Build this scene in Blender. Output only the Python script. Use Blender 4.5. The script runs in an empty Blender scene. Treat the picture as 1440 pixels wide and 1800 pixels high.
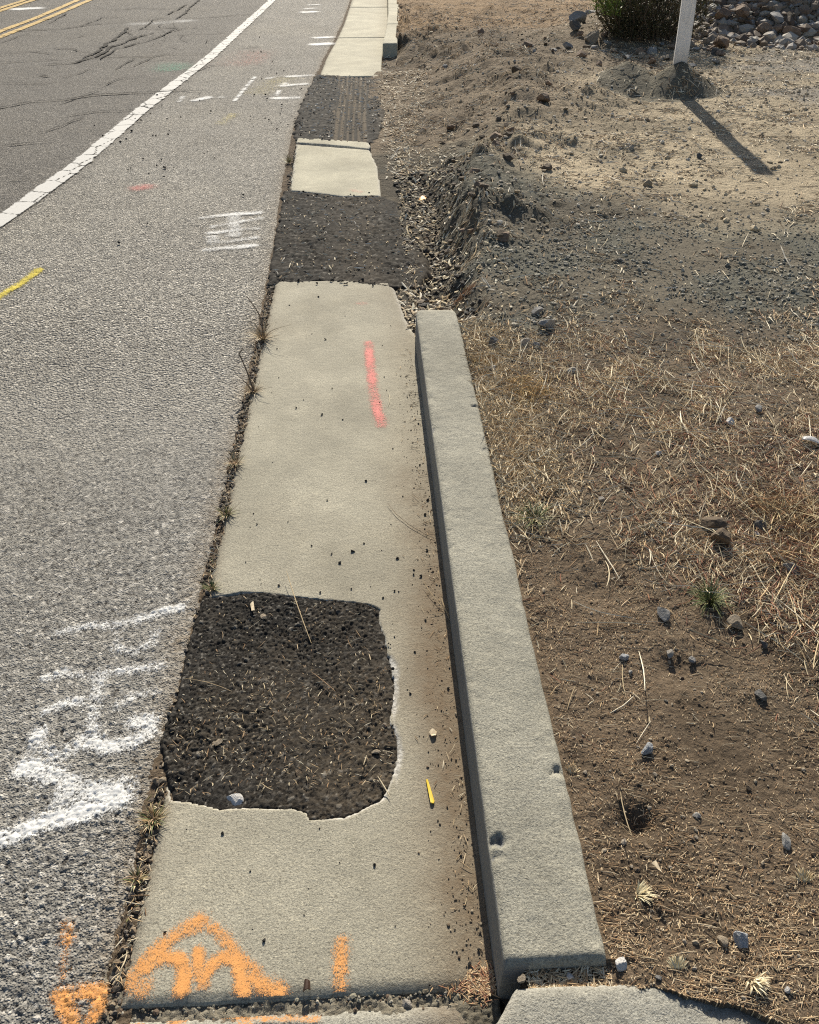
import bpy, bmesh, math, random
import numpy as np
from mathutils import Vector, Matrix
rng = np.random.default_rng(7); random.seed(7)
S = bpy.context.scene; COL = S.collection
# ------------------------------------------------------------------ camera, sky, sun, exposure
CAM_H = 1.4; FPX = 1440.0
PITCH = math.atan(1085/1440); YAW = math.atan(89/math.hypot(1440, 1085))
cam = bpy.data.cameras.new("camera"); camo = bpy.data.objects.new("camera", cam); COL.objects.link(camo)
camo.location = (0, 0, CAM_H); camo.rotation_euler = (math.pi/2-PITCH, 0, -YAW)
cam.sensor_fit = 'HORIZONTAL'; cam.sensor_width = 36; cam.lens = 36*FPX/1440; cam.clip_start = .02; cam.clip_end = 6000
S.camera = camo
SUN_EL, SUN_AZ = math.radians(30), math.radians(4.5)      # azimuth from +Y towards +X
sd = Vector((math.sin(SUN_AZ)*math.cos(SUN_EL), math.cos(SUN_AZ)*math.cos(SUN_EL), math.sin(SUN_EL)))
W = bpy.data.worlds.new("World"); S.world = W; W.use_nodes = True
wn = W.node_tree.nodes; wl = W.node_tree.links
sky = wn.new('ShaderNodeTexSky'); sky.sky_type = 'NISHITA'; sky.sun_disc = False
sky.sun_elevation = SUN_EL; sky.sun_rotation = SUN_AZ; sky.dust_density = 1.5
wl.new(sky.outputs[0], wn['Background'].inputs[0]); wn['Background'].inputs[1].default_value = .065
sl = bpy.data.lights.new("sun", 'SUN'); sl.energy = 4.9; sl.angle = math.radians(.5); sl.color = (1, .92, .78)
so = bpy.data.objects.new("sun", sl); COL.objects.link(so); so.rotation_euler = sd.to_track_quat('Z', 'Y').to_euler()
so.location = (2, 12, 10)
S.view_settings.view_transform = 'Standard'; S.view_settings.look = 'None'; S.view_settings.gamma = 1
S.view_settings.exposure = .62
S.render.engine = 'CYCLES'; S.cycles.max_bounces = 6; S.cycles.use_denoising = False; S.cycles.pixel_filter_type = 'BLACKMAN_HARRIS'; S.cycles.filter_width = 1.15; S.cycles.transparent_max_bounces = 12

# ------------------------------------------------------------------ measuring: a pixel of the 1440x1800 photograph -> point on a level plane
_cp, _sp = math.cos(PITCH), math.sin(PITCH)
_R = np.array([math.cos(YAW), -math.sin(YAW), 0]); _F = np.array([math.sin(YAW)*_cp, math.cos(YAW)*_cp, -_sp]); _U = np.cross(_R, _F)
def G(x, y, z=0.):
    d = _F+_R*(x-720)/FPX-_U*(y-900)/FPX
    t = (z-CAM_H)/d[2]
    return float(d[0]*t), float(d[1]*t)

# ------------------------------------------------------------------ noise
def hsh(ix, iy, seed=0):
    h = (ix.astype(np.int64)*374761393+iy.astype(np.int64)*668265263+seed*1442695041) & 0xffffffff
    h = ((h ^ (h >> 13))*1274126177) & 0xffffffff
    h = ((h ^ (h >> 16))*2246822519) & 0xffffffff
    return ((h ^ (h >> 15)) & 0xffffff)/16777215.0
def vn(x, y, seed=0):
    ix = np.floor(x); iy = np.floor(y); fx = x-ix; fy = y-iy
    fx = fx*fx*(3-2*fx); fy = fy*fy*(3-2*fy)
    a = hsh(ix, iy, seed); b = hsh(ix+1, iy, seed); c = hsh(ix, iy+1, seed); d = hsh(ix+1, iy+1, seed)
    return (a*(1-fx)+b*fx)*(1-fy)+(c*(1-fx)+d*fx)*fy*1.0
def fbm(x, y, size, octv=4, seed=0, gain=.5):
    x = np.asarray(x, float); y = np.asarray(y, float)
    s = 0; a = 1; t = 0; f = 1/size
    for o in range(octv):
        s = s+a*(vn(x*f+13.7*o, y*f+7.3*o, seed+o)*2-1); t += a; a *= gain; f *= 2.03
    return s/t
def vor(x, y, cell, seed=0):
    gx = x/cell; gy = y/cell; ix = np.floor(gx); iy = np.floor(gy)
    f1 = np.full(np.shape(gx), 9.); f2 = f1.copy(); idv = np.zeros(np.shape(gx))
    for dx in (-1, 0, 1):
        for dy in (-1, 0, 1):
            cx = ix+dx; cy = iy+dy
            px = cx+.1+.8*hsh(cx, cy, seed); py = cy+.1+.8*hsh(cx, cy, seed+1)
            d = np.hypot(px-gx, py-gy); r = hsh(cx, cy, seed+2)
            n = d < f1
            f2 = np.where(n, f1, np.minimum(f2, d)); idv = np.where(n, r, idv); f1 = np.where(n, d, f1)
    return f1, f2, idv
def sst(a, b, x):
    t = np.clip((x-a)/(b-a), 0, 1); return t*t*(3-2*t)
def poly_sd(px, py, poly):                                 # signed distance, negative inside
    n = len(poly); d = np.full(px.shape, 1e9); ins = np.zeros(px.shape, bool)
    for i in range(n):
        x0, y0 = poly[i]; x1, y1 = poly[(i+1) % n]
        ex, ey = x1-x0, y1-y0; t = np.clip(((px-x0)*ex+(py-y0)*ey)/(ex*ex+ey*ey+1e-12), 0, 1)
        d = np.minimum(d, np.hypot(px-x0-t*ex, py-y0-t*ey))
        c = ((y0 > py) != (y1 > py))
        ins ^= c & (px < (x1-x0)*(py-y0)/((y1-y0) if y1 != y0 else 1e-12)+x0)
    return np.where(ins, -d, d)
def line_d(px, py, pts):
    d = np.full(px.shape, 1e9)
    for (x0, y0), (x1, y1) in zip(pts[:-1], pts[1:]):
        ex, ey = x1-x0, y1-y0; t = np.clip(((px-x0)*ex+(py-y0)*ey)/(ex*ex+ey*ey+1e-12), 0, 1)
        d = np.minimum(d, np.hypot(px-x0-t*ex, py-y0-t*ey))
    return d

# ------------------------------------------------------------------ object helpers
def tag(o, label=None, cat=None, group=None, kind=None):
    if label: o['label'] = label
    if cat: o['category'] = cat
    if group: o['group'] = group
    if kind: o['kind'] = kind
    return o
def mesh_np(name, V, Fq, mat, attrs=None, smooth=True, parent=None):
    """V (n,3); Fq (m,3) or (m,4) or a list of both kinds"""
    me = bpy.data.meshes.new(name)
    V = np.asarray(V, np.float32)
    Fs = [np.asarray(f, np.int32) for f in (Fq if isinstance(Fq, list) else [Fq])]
    me.vertices.add(len(V)); me.vertices.foreach_set('co', V.ravel())
    tot = sum(f.size for f in Fs); npol = sum(len(f) for f in Fs)
    me.loops.add(tot); me.loops.foreach_set('vertex_index', np.concatenate([f.ravel() for f in Fs]))
    me.polygons.add(npol)
    ls = []; st = 0
    for f in Fs:
        k = f.shape[1]; ls.append(st+np.arange(len(f))*k); st += f.size
    me.polygons.foreach_set('loop_start', np.concatenate(ls).astype(np.int32))
    me.polygons.foreach_set('use_smooth', np.full(npol, smooth))
    me.update(calc_edges=True); me.validate()
    for k, v in (attrs or {}).items():
        v = np.asarray(v, np.float32)
        if v.ndim == 2:
            a = me.attributes.new(k, 'FLOAT_COLOR', 'POINT')
            a.data.foreach_set('color', np.concatenate([v, np.ones((len(v), 1), np.float32)], 1).ravel())
        else:
            a = me.attributes.new(k, 'FLOAT', 'POINT'); a.data.foreach_set('value', v)
    me.materials.append(mat)
    o = bpy.data.objects.new(name, me); COL.objects.link(o)
    if parent: o.parent = parent
    return o
def grid_faces(r, c):
    i = np.arange(r*c).reshape(r, c)
    return np.stack([i[:-1, :-1], i[:-1, 1:], i[1:, 1:], i[1:, :-1]], -1).reshape(-1, 4)
def grid(name, X, Y, Z, mat, attrs=None, keep=None, smooth=True, flip=False):
    r, c = X.shape; F_ = grid_faces(r, c)
    V = np.stack([X, Y, Z], -1).reshape(-1, 3)
    at = {k: (v.reshape(-1) if v.ndim == 2 else v.reshape(-1, 3)) for k, v in (attrs or {}).items()}
    if keep is not None:
        k = keep.reshape(-1)[F_].any(1); F_ = F_[k]
        u = np.unique(F_); m = np.full(len(V), -1); m[u] = np.arange(len(u)); F_ = m[F_]; V = V[u]
        at = {q: v[u] for q, v in at.items()}
    if flip: F_ = F_[:, ::-1]
    return mesh_np(name, V, F_, mat, at, smooth)

# ------------------------------------------------------------------ materials
def new_mat(name, rough=.9, spec=.3):
    m = bpy.data.materials.new(name); m.use_nodes = True
    nt = m.node_tree; b = nt.nodes['Principled BSDF']
    b.inputs['Roughness'].default_value = rough; b.inputs['Specular IOR Level'].default_value = spec
    return m, nt, b
class NT:
    def __init__(s, nt): s.nt = nt; s.n = nt.nodes; s.l = nt.links
    def add(s, t, **k):
        n = s.n.new(t)
        for a, v in k.items(): setattr(n, a, v)
        return n
    def geo(s): return s.add('ShaderNodeNewGeometry').outputs['Position']
    def objc(s): return s.add('ShaderNodeTexCoord').outputs['Object']
    def noise(s, vec, scale, detail=4, rough=.55, out='Fac'):
        n = s.add('ShaderNodeTexNoise'); n.inputs['Scale'].default_value = scale; n.inputs['Detail'].default_value = detail
        n.inputs['Roughness'].default_value = rough; s.l.new(vec, n.inputs['Vector']); return n.outputs[out]
    def voro(s, vec, scale, feat='F1', out='Distance'):
        n = s.add('ShaderNodeTexVoronoi'); n.feature = feat; n.inputs['Scale'].default_value = scale
        s.l.new(vec, n.inputs['Vector']); return n.outputs[out]
    def attr(s, name, out='Fac'):
        n = s.add('ShaderNodeAttribute'); n.attribute_name = name; return n.outputs[out]
    def ramp(s, fac, stops):
        n = s.add('ShaderNodeValToRGB'); e = n.color_ramp.elements
        while len(e) < len(stops): e.new(.5)
        for q, (p, c) in zip(e, stops): q.position = p; q.color = (*c, 1) if len(c) == 3 else c
        s.l.new(fac, n.inputs[0]); return n.outputs[0]
    def mr(s, v, a, b, c, d):
        n = s.add('ShaderNodeMapRange'); s.l.new(v, n.inputs[0])
        for i, q in enumerate((a, b, c, d)): n.inputs[i+1].default_value = q
        return n.outputs[0]
    def mix(s, f, a, b, mode='MIX'):
        n = s.add('ShaderNodeMix'); n.data_type = 'RGBA'; n.blend_type = mode
        for i, v in ((0, f), (6, a), (7, b)):
            if isinstance(v, (int, float)): n.inputs[i].default_value = v
            elif isinstance(v, tuple): n.inputs[i].default_value = (*v, 1)
            else: s.l.new(v, n.inputs[i])
        return n.outputs[2]
    def math(s, op, a, b=0.):
        n = s.add('ShaderNodeMath'); n.operation = op
        for i, v in enumerate((a, b)):
            if isinstance(v, (int, float)): n.inputs[i].default_value = v
            else: s.l.new(v, n.inputs[i])
        return n.outputs[0]
    def bump(s, h, dist, strength=1., normal=None):
        n = s.add('ShaderNodeBump'); n.inputs['Strength'].default_value = strength; n.inputs['Distance'].default_value = dist
        s.l.new(h, n.inputs['Height'])
        if normal: s.l.new(normal, n.inputs['Normal'])
        return n.outputs[0]
    def sep(s, vec):
        n = s.add('ShaderNodeSeparateXYZ'); s.l.new(vec, n.inputs[0]); return n.outputs

def mat_asphalt():
    m, nt, b = new_mat('chip_seal', .85, .18); T = NT(nt); P = T.geo()
    fl = T.attr('far'); vv = T.add('ShaderNodeTexVoronoi'); vv.inputs['Scale'].default_value = 105; nt.links.new(P, vv.inputs['Vector'])
    vc = T.sep(vv.outputs['Color'])[0]; vh = T.mr(vv.outputs['Distance'], .2, .85, 1, 0)
    def fm(a, b_): return T.math('ADD', T.math('MULTIPLY', a, T.math('SUBTRACT', 1., fl)), T.math('MULTIPLY', b_, fl))
    h = fm(T.attr('crev'), vh); r = fm(T.attr('stone'), vc)
    stone = T.ramp(r, [(0, (.175, .168, .156)), (.3, (.265, .256, .233)), (.6, (.345, .332, .30)), (.85, (.44, .42, .38)), (1, (.66, .63, .57))])
    fine = T.noise(P, 260, 3, .7)
    stone = T.mix(T.mr(fine, .3, .7, 0, 1), T.mix(1, stone, (.72, .72, .72), 'MULTIPLY'), stone)
    col = T.mix(T.mr(h, .02, .30, 0, 1), (.080, .074, .066), stone)
    x = T.sep(P)[0]
    lane = T.attr('lane')                                   # travelled lane: darker binder shows
    big = T.noise(P, 1.3, 4, .6)
    col = T.mix(T.math('MULTIPLY', lane, .9), col, T.mix(1, col, (.54, .535, .55), 'MULTIPLY'))
    col = T.mix(T.mr(big, .35, .7, 0, .45), col, T.mix(1, col, (.66, .65, .64), 'MULTIPLY'))
    col = T.mix(T.mr(T.noise(P, .55, 5, .65), .48, .66, 0, .35), col, T.mix(1, col, (1.25, 1.22, 1.14), 'MULTIPLY'))
    spk = T.noise(P, 70, 2, .8)
    col = T.mix(T.math('MULTIPLY', fl, T.mr(spk, .35, .7, .45, 1)), col, T.mix(1, col, (1.42, 1.40, 1.36), 'MULTIPLY'))
    dust = T.attr('dust')
    col = T.mix(T.math('MULTIPLY', dust, T.mr(T.noise(P, 60, 3), .3, .7, .3, 1)), col, (.27, .21, .14))
    nt.links.new(col, b.inputs['Base Color'])
    n1 = T.bump(T.noise(P, 420, 3, .7), .0012, .6)
    vf = T.voro(P, 230); n1 = T.bump(T.mr(vf, .1, .6, 1, 0), .0028, .9, n1)
    n2 = T.bump(T.math('MULTIPLY', vh, fl), .009, 1., T.bump(T.noise(P, 60, 3, .75), .008, .4, n1))
    nt.links.new(n2, b.inputs['Normal'])
    return m
def mat_concrete(name, base=(.41, .386, .306), rough_scale=1.):
    m, nt, b = new_mat(name, .9, .25); T = NT(nt); P = T.geo()
    big = T.noise(P, 3.5, 5, .6); mid = T.noise(P, 22, 4, .6); fine = T.noise(P, 330, 3, .75)
    dk = tuple(c*.74 for c in base); lt = tuple(min(1, c*1.12) for c in base)
    col = T.mix(T.mr(big, .3, .7, 0, 1), dk, lt)
    col = T.mix(T.mr(mid, .35, .75, 0, .35), col, tuple(c*.68 for c in base))
    col = T.mix(T.mr(fine, .35, .52, .75, 0), col, T.mix(1, col, (.42, .41, .40), 'MULTIPLY'))
    v = T.voro(P, 240); col = T.mix(T.mr(v, .0, .2, .5, 0), col, (.62, .60, .54))
    sp = T.noise(P, 190, 4, .85); col = T.mix(T.mr(sp, .54, .66, 0, .85), col, T.mix(1, col, (1.6, 1.57, 1.5), 'MULTIPLY'))
    col = T.mix(T.mr(sp, .34, .46, .9, 0), col, T.mix(1, col, (.50, .48, .45), 'MULTIPLY'))
    bl = T.noise(P, 8, 6, .7); col = T.mix(T.mr(bl, .5, .72, 0, .5), col, T.mix(1, col, (1.28, 1.27, 1.25), 'MULTIPLY'))
    tm = T.noise(P, 1.1, 6, .7); col = T.mix(T.mr(tm, .5, .68, 0, .55), col, T.mix(1, col, (.78, .76, .72), 'MULTIPLY'))
    # soil stain washed into the kerb line, fresh broken rim, damp dark ends (attributes)
    st = T.attr('stain'); col = T.mix(T.math('MULTIPLY', st, T.mr(T.noise(P, 45, 5, .7), .3, .65, .72, 1)), col, (.17, .125, .08))
    rim = T.attr('rim'); col = T.mix(rim, col, T.mix(T.mr(T.noise(P, 160, 3), .4, .6, 0, 1), (.34, .32, .28), (.60, .58, .53)))
    nt.links.new(col, b.inputs['Base Color'])
    n1 = T.bump(fine, .0018*rough_scale, .8); n2 = T.bump(T.noise(P, 120, 4, .7), .004*rough_scale, .45, n1)
    nt.links.new(n2, b.inputs['Normal']); return m
def mat_kerb():
    m = mat_concrete('kerb_concrete', (.37, .357, .295), 1.5); nt = m.node_tree; T = NT(nt); b = nt.nodes['Principled BSDF']
    src = b.inputs['Base Color'].links[0].from_socket
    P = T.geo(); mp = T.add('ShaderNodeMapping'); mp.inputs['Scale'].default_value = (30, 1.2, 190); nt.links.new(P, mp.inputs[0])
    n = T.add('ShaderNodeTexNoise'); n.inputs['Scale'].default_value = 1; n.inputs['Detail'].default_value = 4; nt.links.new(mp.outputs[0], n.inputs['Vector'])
    f = T.attr('face')                                     # scuffed face: dark scrape streaks lengthwise, the whole face mixed towards dark blue-grey
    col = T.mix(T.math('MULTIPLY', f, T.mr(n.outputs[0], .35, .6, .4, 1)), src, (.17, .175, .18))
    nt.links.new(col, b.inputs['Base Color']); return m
def mat_patch():
    m, nt, b = new_mat('cold_patch', .9, .08); T = NT(nt); P = T.geo()
    r = T.attr('stone'); h = T.attr('crev')
    col = T.ramp(r, [(0, (.014, .013, .012)), (.5, (.032, .030, .027)), (.85, (.060, .056, .050)), (1, (.20, .185, .16))])
    col = T.mix(T.mr(h, 0, .3, 0, 1), (.016, .014, .013), col)
    d = T.attr('dust'); dn = T.mr(T.noise(P, 90, 4, .7), .35, .65, .1, 1)
    col = T.mix(T.math('MULTIPLY', d, dn), col, T.mix(T.noise(P, 230, 2), (.075, .060, .042), (.15, .12, .085)))
    nt.links.new(col, b.inputs['Base Color'])
    nt.links.new(T.bump(T.noise(P, 350, 3, .7), .002, .8), b.inputs['Normal']); return m
def mat_soil():
    m, nt, b = new_mat('soil', .95, .15); T = NT(nt); P = T.geo()
    col = T.attr('Col', 'Color')
    a = T.noise(P, 120, 5, .7); c = T.noise(P, 420, 3, .7)
    col = T.mix(T.mr(a, .3, .7, 0, 1), T.mix(1, col, (.58, .56, .54), 'MULTIPLY'), T.mix(1, col, (1.25, 1.25, 1.25), 'MULTIPLY'))
    col = T.mix(T.mr(c, .55, .72, 0, .7), col, T.mix(1, col, (1.9, 1.8, 1.6), 'MULTIPLY'))
    col = T.mix(T.mr(T.voro(P, 150), 0, .16, .7, 0), col, (.40, .34, .26))
    nt.links.new(col, b.inputs['Base Color'])
    n1 = T.bump(c, .003, .8); n2 = T.bump(a, .010, .7, n1); fy = T.mr(T.sep(P)[1], 2.8, 5.5, 0, 1)
    nt.links.new(T.bump(T.math('MULTIPLY', T.noise(P, 26, 5, .72), fy), .06, .9, n2), b.inputs['Normal']); return m
def mat_attr(name, rough=.8, spec=.2, trans=0., bump=None):
    m, nt, b = new_mat(name, rough, spec); T = NT(nt)
    nt.links.new(T.attr('Col', 'Color'), b.inputs['Base Color'])
    if bump: nt.links.new(T.bump(T.noise(T.geo(), bump[0], 4, .7), bump[1], .8), b.inputs['Normal'])
    return m
def mat_rock(name, c0, c1, speck=None):
    m, nt, b = new_mat(name, .9, .25); T = NT(nt); P = T.objc()
    r = T.add('ShaderNodeObjectInfo').outputs['Random']
    n = T.noise(P, 3., 5, .65)
    col = T.mix(T.mr(n, .3, .7, 0, 1), c0, c1)
    col = T.mix(T.mr(r, 0, 1, 0, .6), col, T.mix(1, col, (.62, .60, .60), 'MULTIPLY'))
    if speck: col = T.mix(T.mr(T.noise(P, 9, 3, .8), .52, .62, 0, 1), col, speck)
    nt.links.new(col, b.inputs['Base Color'])
    n1 = T.bump(T.noise(T.geo(), 240, 4, .75), .003, .8)
    nt.links.new(T.bump(T.noise(P, 4, 5, .7), .012, .6, n1), b.inputs['Normal']); return m
def mat_flat(name, c0, c1, scale=40, rough=.6, spec=.3, bumpd=0., trans=None):
    m, nt, b = new_mat(name, rough, spec); T = NT(nt); P = T.objc()
    n = T.noise(P, scale, 4, .6); nt.links.new(T.mix(T.mr(n, .3, .7, 0, 1), c0, c1), b.inputs['Base Color'])
    if bumpd: nt.links.new(T.bump(n, bumpd, .7), b.inputs['Normal'])
    return m
def mat_paint(name, c0, c1, scale=300., soft=.16):
    """sprayed or worn road paint: covers only where the 'cov' attribute beats the grain of the ground"""
    m, nt, b = new_mat(name, .8, .2); T = NT(nt); P = T.geo()
    n = T.noise(P, scale, 3, .8); n2 = T.noise(P, scale*.33, 3, .7)
    g = T.math('ADD', T.math('MULTIPLY', n, .7), T.math('MULTIPLY', n2, .3))
    cov = T.attr('cov')
    a = T.mr(T.math('SUBTRACT', cov, T.mr(g, .33, .67, 0, 1)), -soft*.5, soft*.5, 0, .9)
    nt.links.new(T.mix(T.noise(P, 45, 3), c0, c1), b.inputs['Base Color'])
    nt.links.new(a, b.inputs['Alpha'])
    nt.links.new(T.bump(n, .0015, .6), b.inputs['Normal']); return m

M_ASPH = mat_asphalt(); M_CONC = mat_concrete('gutter_concrete'); M_KERB = mat_kerb(); M_PATCH = mat_patch(); M_SOIL = mat_soil()
M_CONC_NEAR = mat_concrete('grey_concrete', (.37, .36, .31), 1.6)
M_CONC_FAR = mat_concrete('pale_concrete', (.48, .455, .35), 1.)
M_STRAW = mat_attr('straw', .7, .25); M_LITTER = mat_attr('litter', .8, .2); M_PEB = mat_attr('pebble', .85, .3, bump=(300, .002))

# ------------------------------------------------------------------ layout of the place (metres; the gutter runs along +Y)
XL, XR, KT = -.43, .165, .116                               # gutter edges, kerb height
def shift(y): return np.interp(y, [0, 9, 10, 11.5, 13, 16, 30], [0, 0, .03, .115, .18, .26, .45])
def asph_edge(y):                                          # right-hand edge of the road surface
    e = np.interp(y, [.3, .62, .8, 1.0, 1.3, 2.5, 4., 4.6, 5.2, 6.3, 6.6, 7.5, 9, 9.3, 30], [-.459, -.459, -.450, -.460, -.444, -.445, -.465, -.485, -.51, -.53, -.54, -.52, -.47, -.455, -.455])
    return e+shift(y)+.006*fbm(y, y*0, .05, 3, 5)
def rows(y0, y1, d0, ref=.8, p=1.7, dmax=.12):
    ys = [y0]
    while ys[-1] < y1: ys.append(ys[-1]+min(dmax, d0*max(1., (ys[-1]/ref))**p))
    return np.array(ys)
NEAR_HOLE_PX = [(377,1050),(423,1043),(460,1042),(497,1048),(561,1054),(607,1059),(643,1062),(668,1071),(664,1087),(675,1124),(682,1156),(691,1206),(687,1229),(684,1270),(696,1298),(698,1321),(691,1357),(680,1385),(671,1403),(629,1424),(607,1433),(561,1438),(545,1438),(540,1428),(515,1419),(469,1419),(437,1417),(387,1422),(377,1419),(345,1412),(304,1403),(286,1311),(300,1256),(315,1225),(327,1151),(345,1101),(359,1050)]
NEAR_HOLE = [G(*p) for p in NEAR_HOLE_PX]
SHINE = None

def aggregate(x, y, layers, seed):
    """stones of several sizes lying in binder: height 0..1 and a random number per stone"""
    h = np.zeros(np.shape(x)); r = np.zeros(np.shape(x))
    for i, (cell, frac, top) in enumerate(layers):
        wx = x+cell*.35*fbm(x, y, cell*2.2, 2, seed+i*9+3); wy = y+cell*.35*fbm(x, y, cell*2.2, 2, seed+i*9+4)
        f1, f2, idv = vor(wx, wy, cell, seed+i*9)
        d = np.where(idv < frac, np.clip((f2-f1)/.34, 0, 1)**.8*top*(.55+.45*((idv*777.7) % 1))*(1.06-.25*f1), 0)
        n = d > h; h = np.where(n, d, h); r = np.where(n, (idv*1313.7) % 1, r)
    return h, r
def road_z(x, y, spacing=.0025):
    dome, rid = aggregate(x, y, [(.0130, .20, 1.), (.0092, .5, .85), (.0062, .95, .6)], 11)
    amp = .0050
    amp = amp*np.clip((.016-spacing)/.011, 0, 1)
    z = -.0045+amp*dome+.0025*fbm(x, y, .09, 3, 31)+.004*fbm(x, y, .8, 2, 33)
    return z, dome, rid
def hshid(v): return (v*977.13) % 1.0

# ------------------------------------------------------------------ ground: verge soil
def bank(x, y):
    """0 in the gutter line and the dug-out trench, 1 on the verge"""
    w = .05*fbm(x, y, .35, 3, 41)+.03*fbm(x, y, .12, 3, 42)
    d = x-XR-shift(y)
    lo = np.interp(y, [2.7, 3.0, 3.5, 4.5, 5.2, 6, 7.5, 9, 10.2, 10.6, 30], [.09, .14, .16, .17, .16, .12, .10, .10, .12, .10, .10])
    hi = np.interp(y, [2.7, 3.0, 3.5, 4.5, 5.2, 6, 7.5, 9, 10.2, 10.6, 30], [.13, .34, .36, .40, .55, 1.0, 1.2, 1.0, .55, .14, .14])
    a = sst(lo, hi, d+w*np.clip((y-2.7)*3, 0, 1)*np.where(y > 10.4, .1, 1))
    return a
def ground_z(x, y):
    a = bank(x, y); s = shift(y)
    near = 1-sst(2.88, 3.12, y)
    low = .006*fbm(x, y, .1, 3, 77)+np.interp(y, [2.7, 2.95, 3.6, 5.0, 6, 9, 9.6, 10.4, 30], [-.004, -.006, -.014, -.012, -.004, .002, -.02, -.02, .0])-.035*np.exp(-((x-XR-.17-.05*np.sin(y*3))/.05)**2)*sst(3.1, 3.5, y)*(1-sst(4.9, 5.4, y))
    top = .122+.02*sst(.5, 3, x)+.05*sst(4, 12, y)*sst(1, 4, x)
    z = low*(1-a)+top*a
    zn = np.where(y > .570, np.where(x < .305, -.06, .101+.02*sst(.34, .9, x)), np.where(x < .20, -.06, .084+.018*sst(.27, .40, x)+.02*sst(.34, .9, x)))          # beside the standing kerb
    z = z*(1-near)+zn*near
    far_k = sst(10.45, 10.65, y); zf = np.where(x-s < .30, -.06, .106)
    z = z*(1-far_k)+np.where(x-s < .4, zf, z)*far_k
    # under the concrete and patches stay well below
    under = (x-s < np.interp(y, [2.8, 3.0, 3.1, 3.6, 3.7, 5.2, 5.4, 8.8, 9.0, 9.2], [.153, .153, .10, .06, .04, .04, .0, .04, .10, .153])); z = np.where(under, -.075, z)
    # mounds
    def mound(cx, cy, r, h, p=1.): return h*np.clip(1-(np.hypot(x-cx, (y-cy))/r)**p, 0, 1)
    m = np.maximum(mound(PX, PY-.03, .34, .22), mound(PX-.36, PY+.2, .45, .18))
    m = np.maximum(m, mound(1.62, 6.95, .45, .08, 2)); m = np.maximum(m, mound(.75, 5.15, .5, .05, 2))
    m = np.maximum(m, mound(2.6, 10.2, .9, .12, 1.5)); m = np.maximum(m, mound(1.3, 8.4, .9, .10, 2))
    m = np.maximum(m, mound(5.7, 12.1, 2.75, 1.35, 1.15)); m = np.maximum(m, mound(3.1, 10.6, 1.0, .18, 2))
    rd = line_d(x, y, [(.52, 3.7), (.60, 4.6), (.78, 5.4), (1.05, 6.4), (1.45, 7.6), (2.1, 8.7)])
    m = np.maximum(m, (.085+.05*fbm(x, y, .4, 3, 68))*np.exp(-(rd/(.20+.03*y*.6))**2)*sst(3.3, 4.2, y))
    m = m-.02*np.exp(-((x-.62)**2+(y-1.14)**2)/.002)-.03*np.exp(-((x-.44)**2+(y-.80)**2)/.0009)-.015*np.exp(-((x-.5)**2+(y-1.4)**2)/.004)
    rgh = np.clip(a+near, 0, 1)*(1-.35*sst(.2, .5, 4*a*(1-a))*sst(3, 3.4, y))
    rough_zone = .26+1.2*np.exp(-(rd/.4)**2)*sst(3.3, 4.2, y)+1.2*sst(4.2, 6, y)*(1-sst(1.3, 2.4, x))+.8*sst(8.2, 9.6, y)+.9*np.exp(-((x-.55)/.3)**2)*sst(2.9, 3.4, y)
    n = .022*fbm(x, y, .42, 4, 51)+.015*fbm(x, y, .11, 4, 55, .55)*(1-.5*sst(3, 6, y))+.014*fbm(x, y, .2, 3, 57)*sst(3, 5, y)
    h1, h2, hid = vor(x+.03*fbm(x, y, .1, 2, 63), y+.03*fbm(x, y, .1, 2, 64), .15, 65)
    n = n+np.clip(1-(h1/.5)**2, 0, 1)*(hid > .45)*.03*sst(3.2, 4.2, y)*np.clip(.2+fbm(x, y, .6, 2, 66), 0, 1)
    f1, f2, idv = vor(x, y, .022, 61)
    cl = np.clip(1-(f1/.55)**2, 0, 1)*(idv > .7)*.004*(1-sst(2.5, 5, y))
    z = z+m*rgh+(n*rough_zone+.0030*fbm(x, y, .03, 4, 58, .65)*(1-.7*sst(3, 6, y)))*(.35+.65*rgh)*np.where(under, .0, 1)*np.where((x-s < .306) & (near > .5) & (y > .57), 0, 1)+cl*rgh*(.5+.6*rough_zone)
    # scalloped, undercut clods along the trench edge
    z = np.where((y < .56) & (poly_sd(x, y, FLARE) < -.014+.016*fbm(x, y, .05, 3, 74)), np.minimum(z, .03), z)
    sc = fbm(x, y, .16, 2, 71); z = z-.05*np.clip(sc-.1, 0, 1)*np.clip(4*a*(1-a), 0, 1)*sst(2.95, 3.3, y)
    return z
PX, PY = G(1193, 128, .27)
_z = .106; FLARE = [G(908, 1733, _z), G(1000, 1728, _z), G(1155, 1722, _z), G(1195, 1733, _z), G(1255, 1752, _z-.01), G(1370, 1802, _z-.03), (.66, .42), (.66, .20), (.165, .20), G(868, 1805, _z)]
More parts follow.
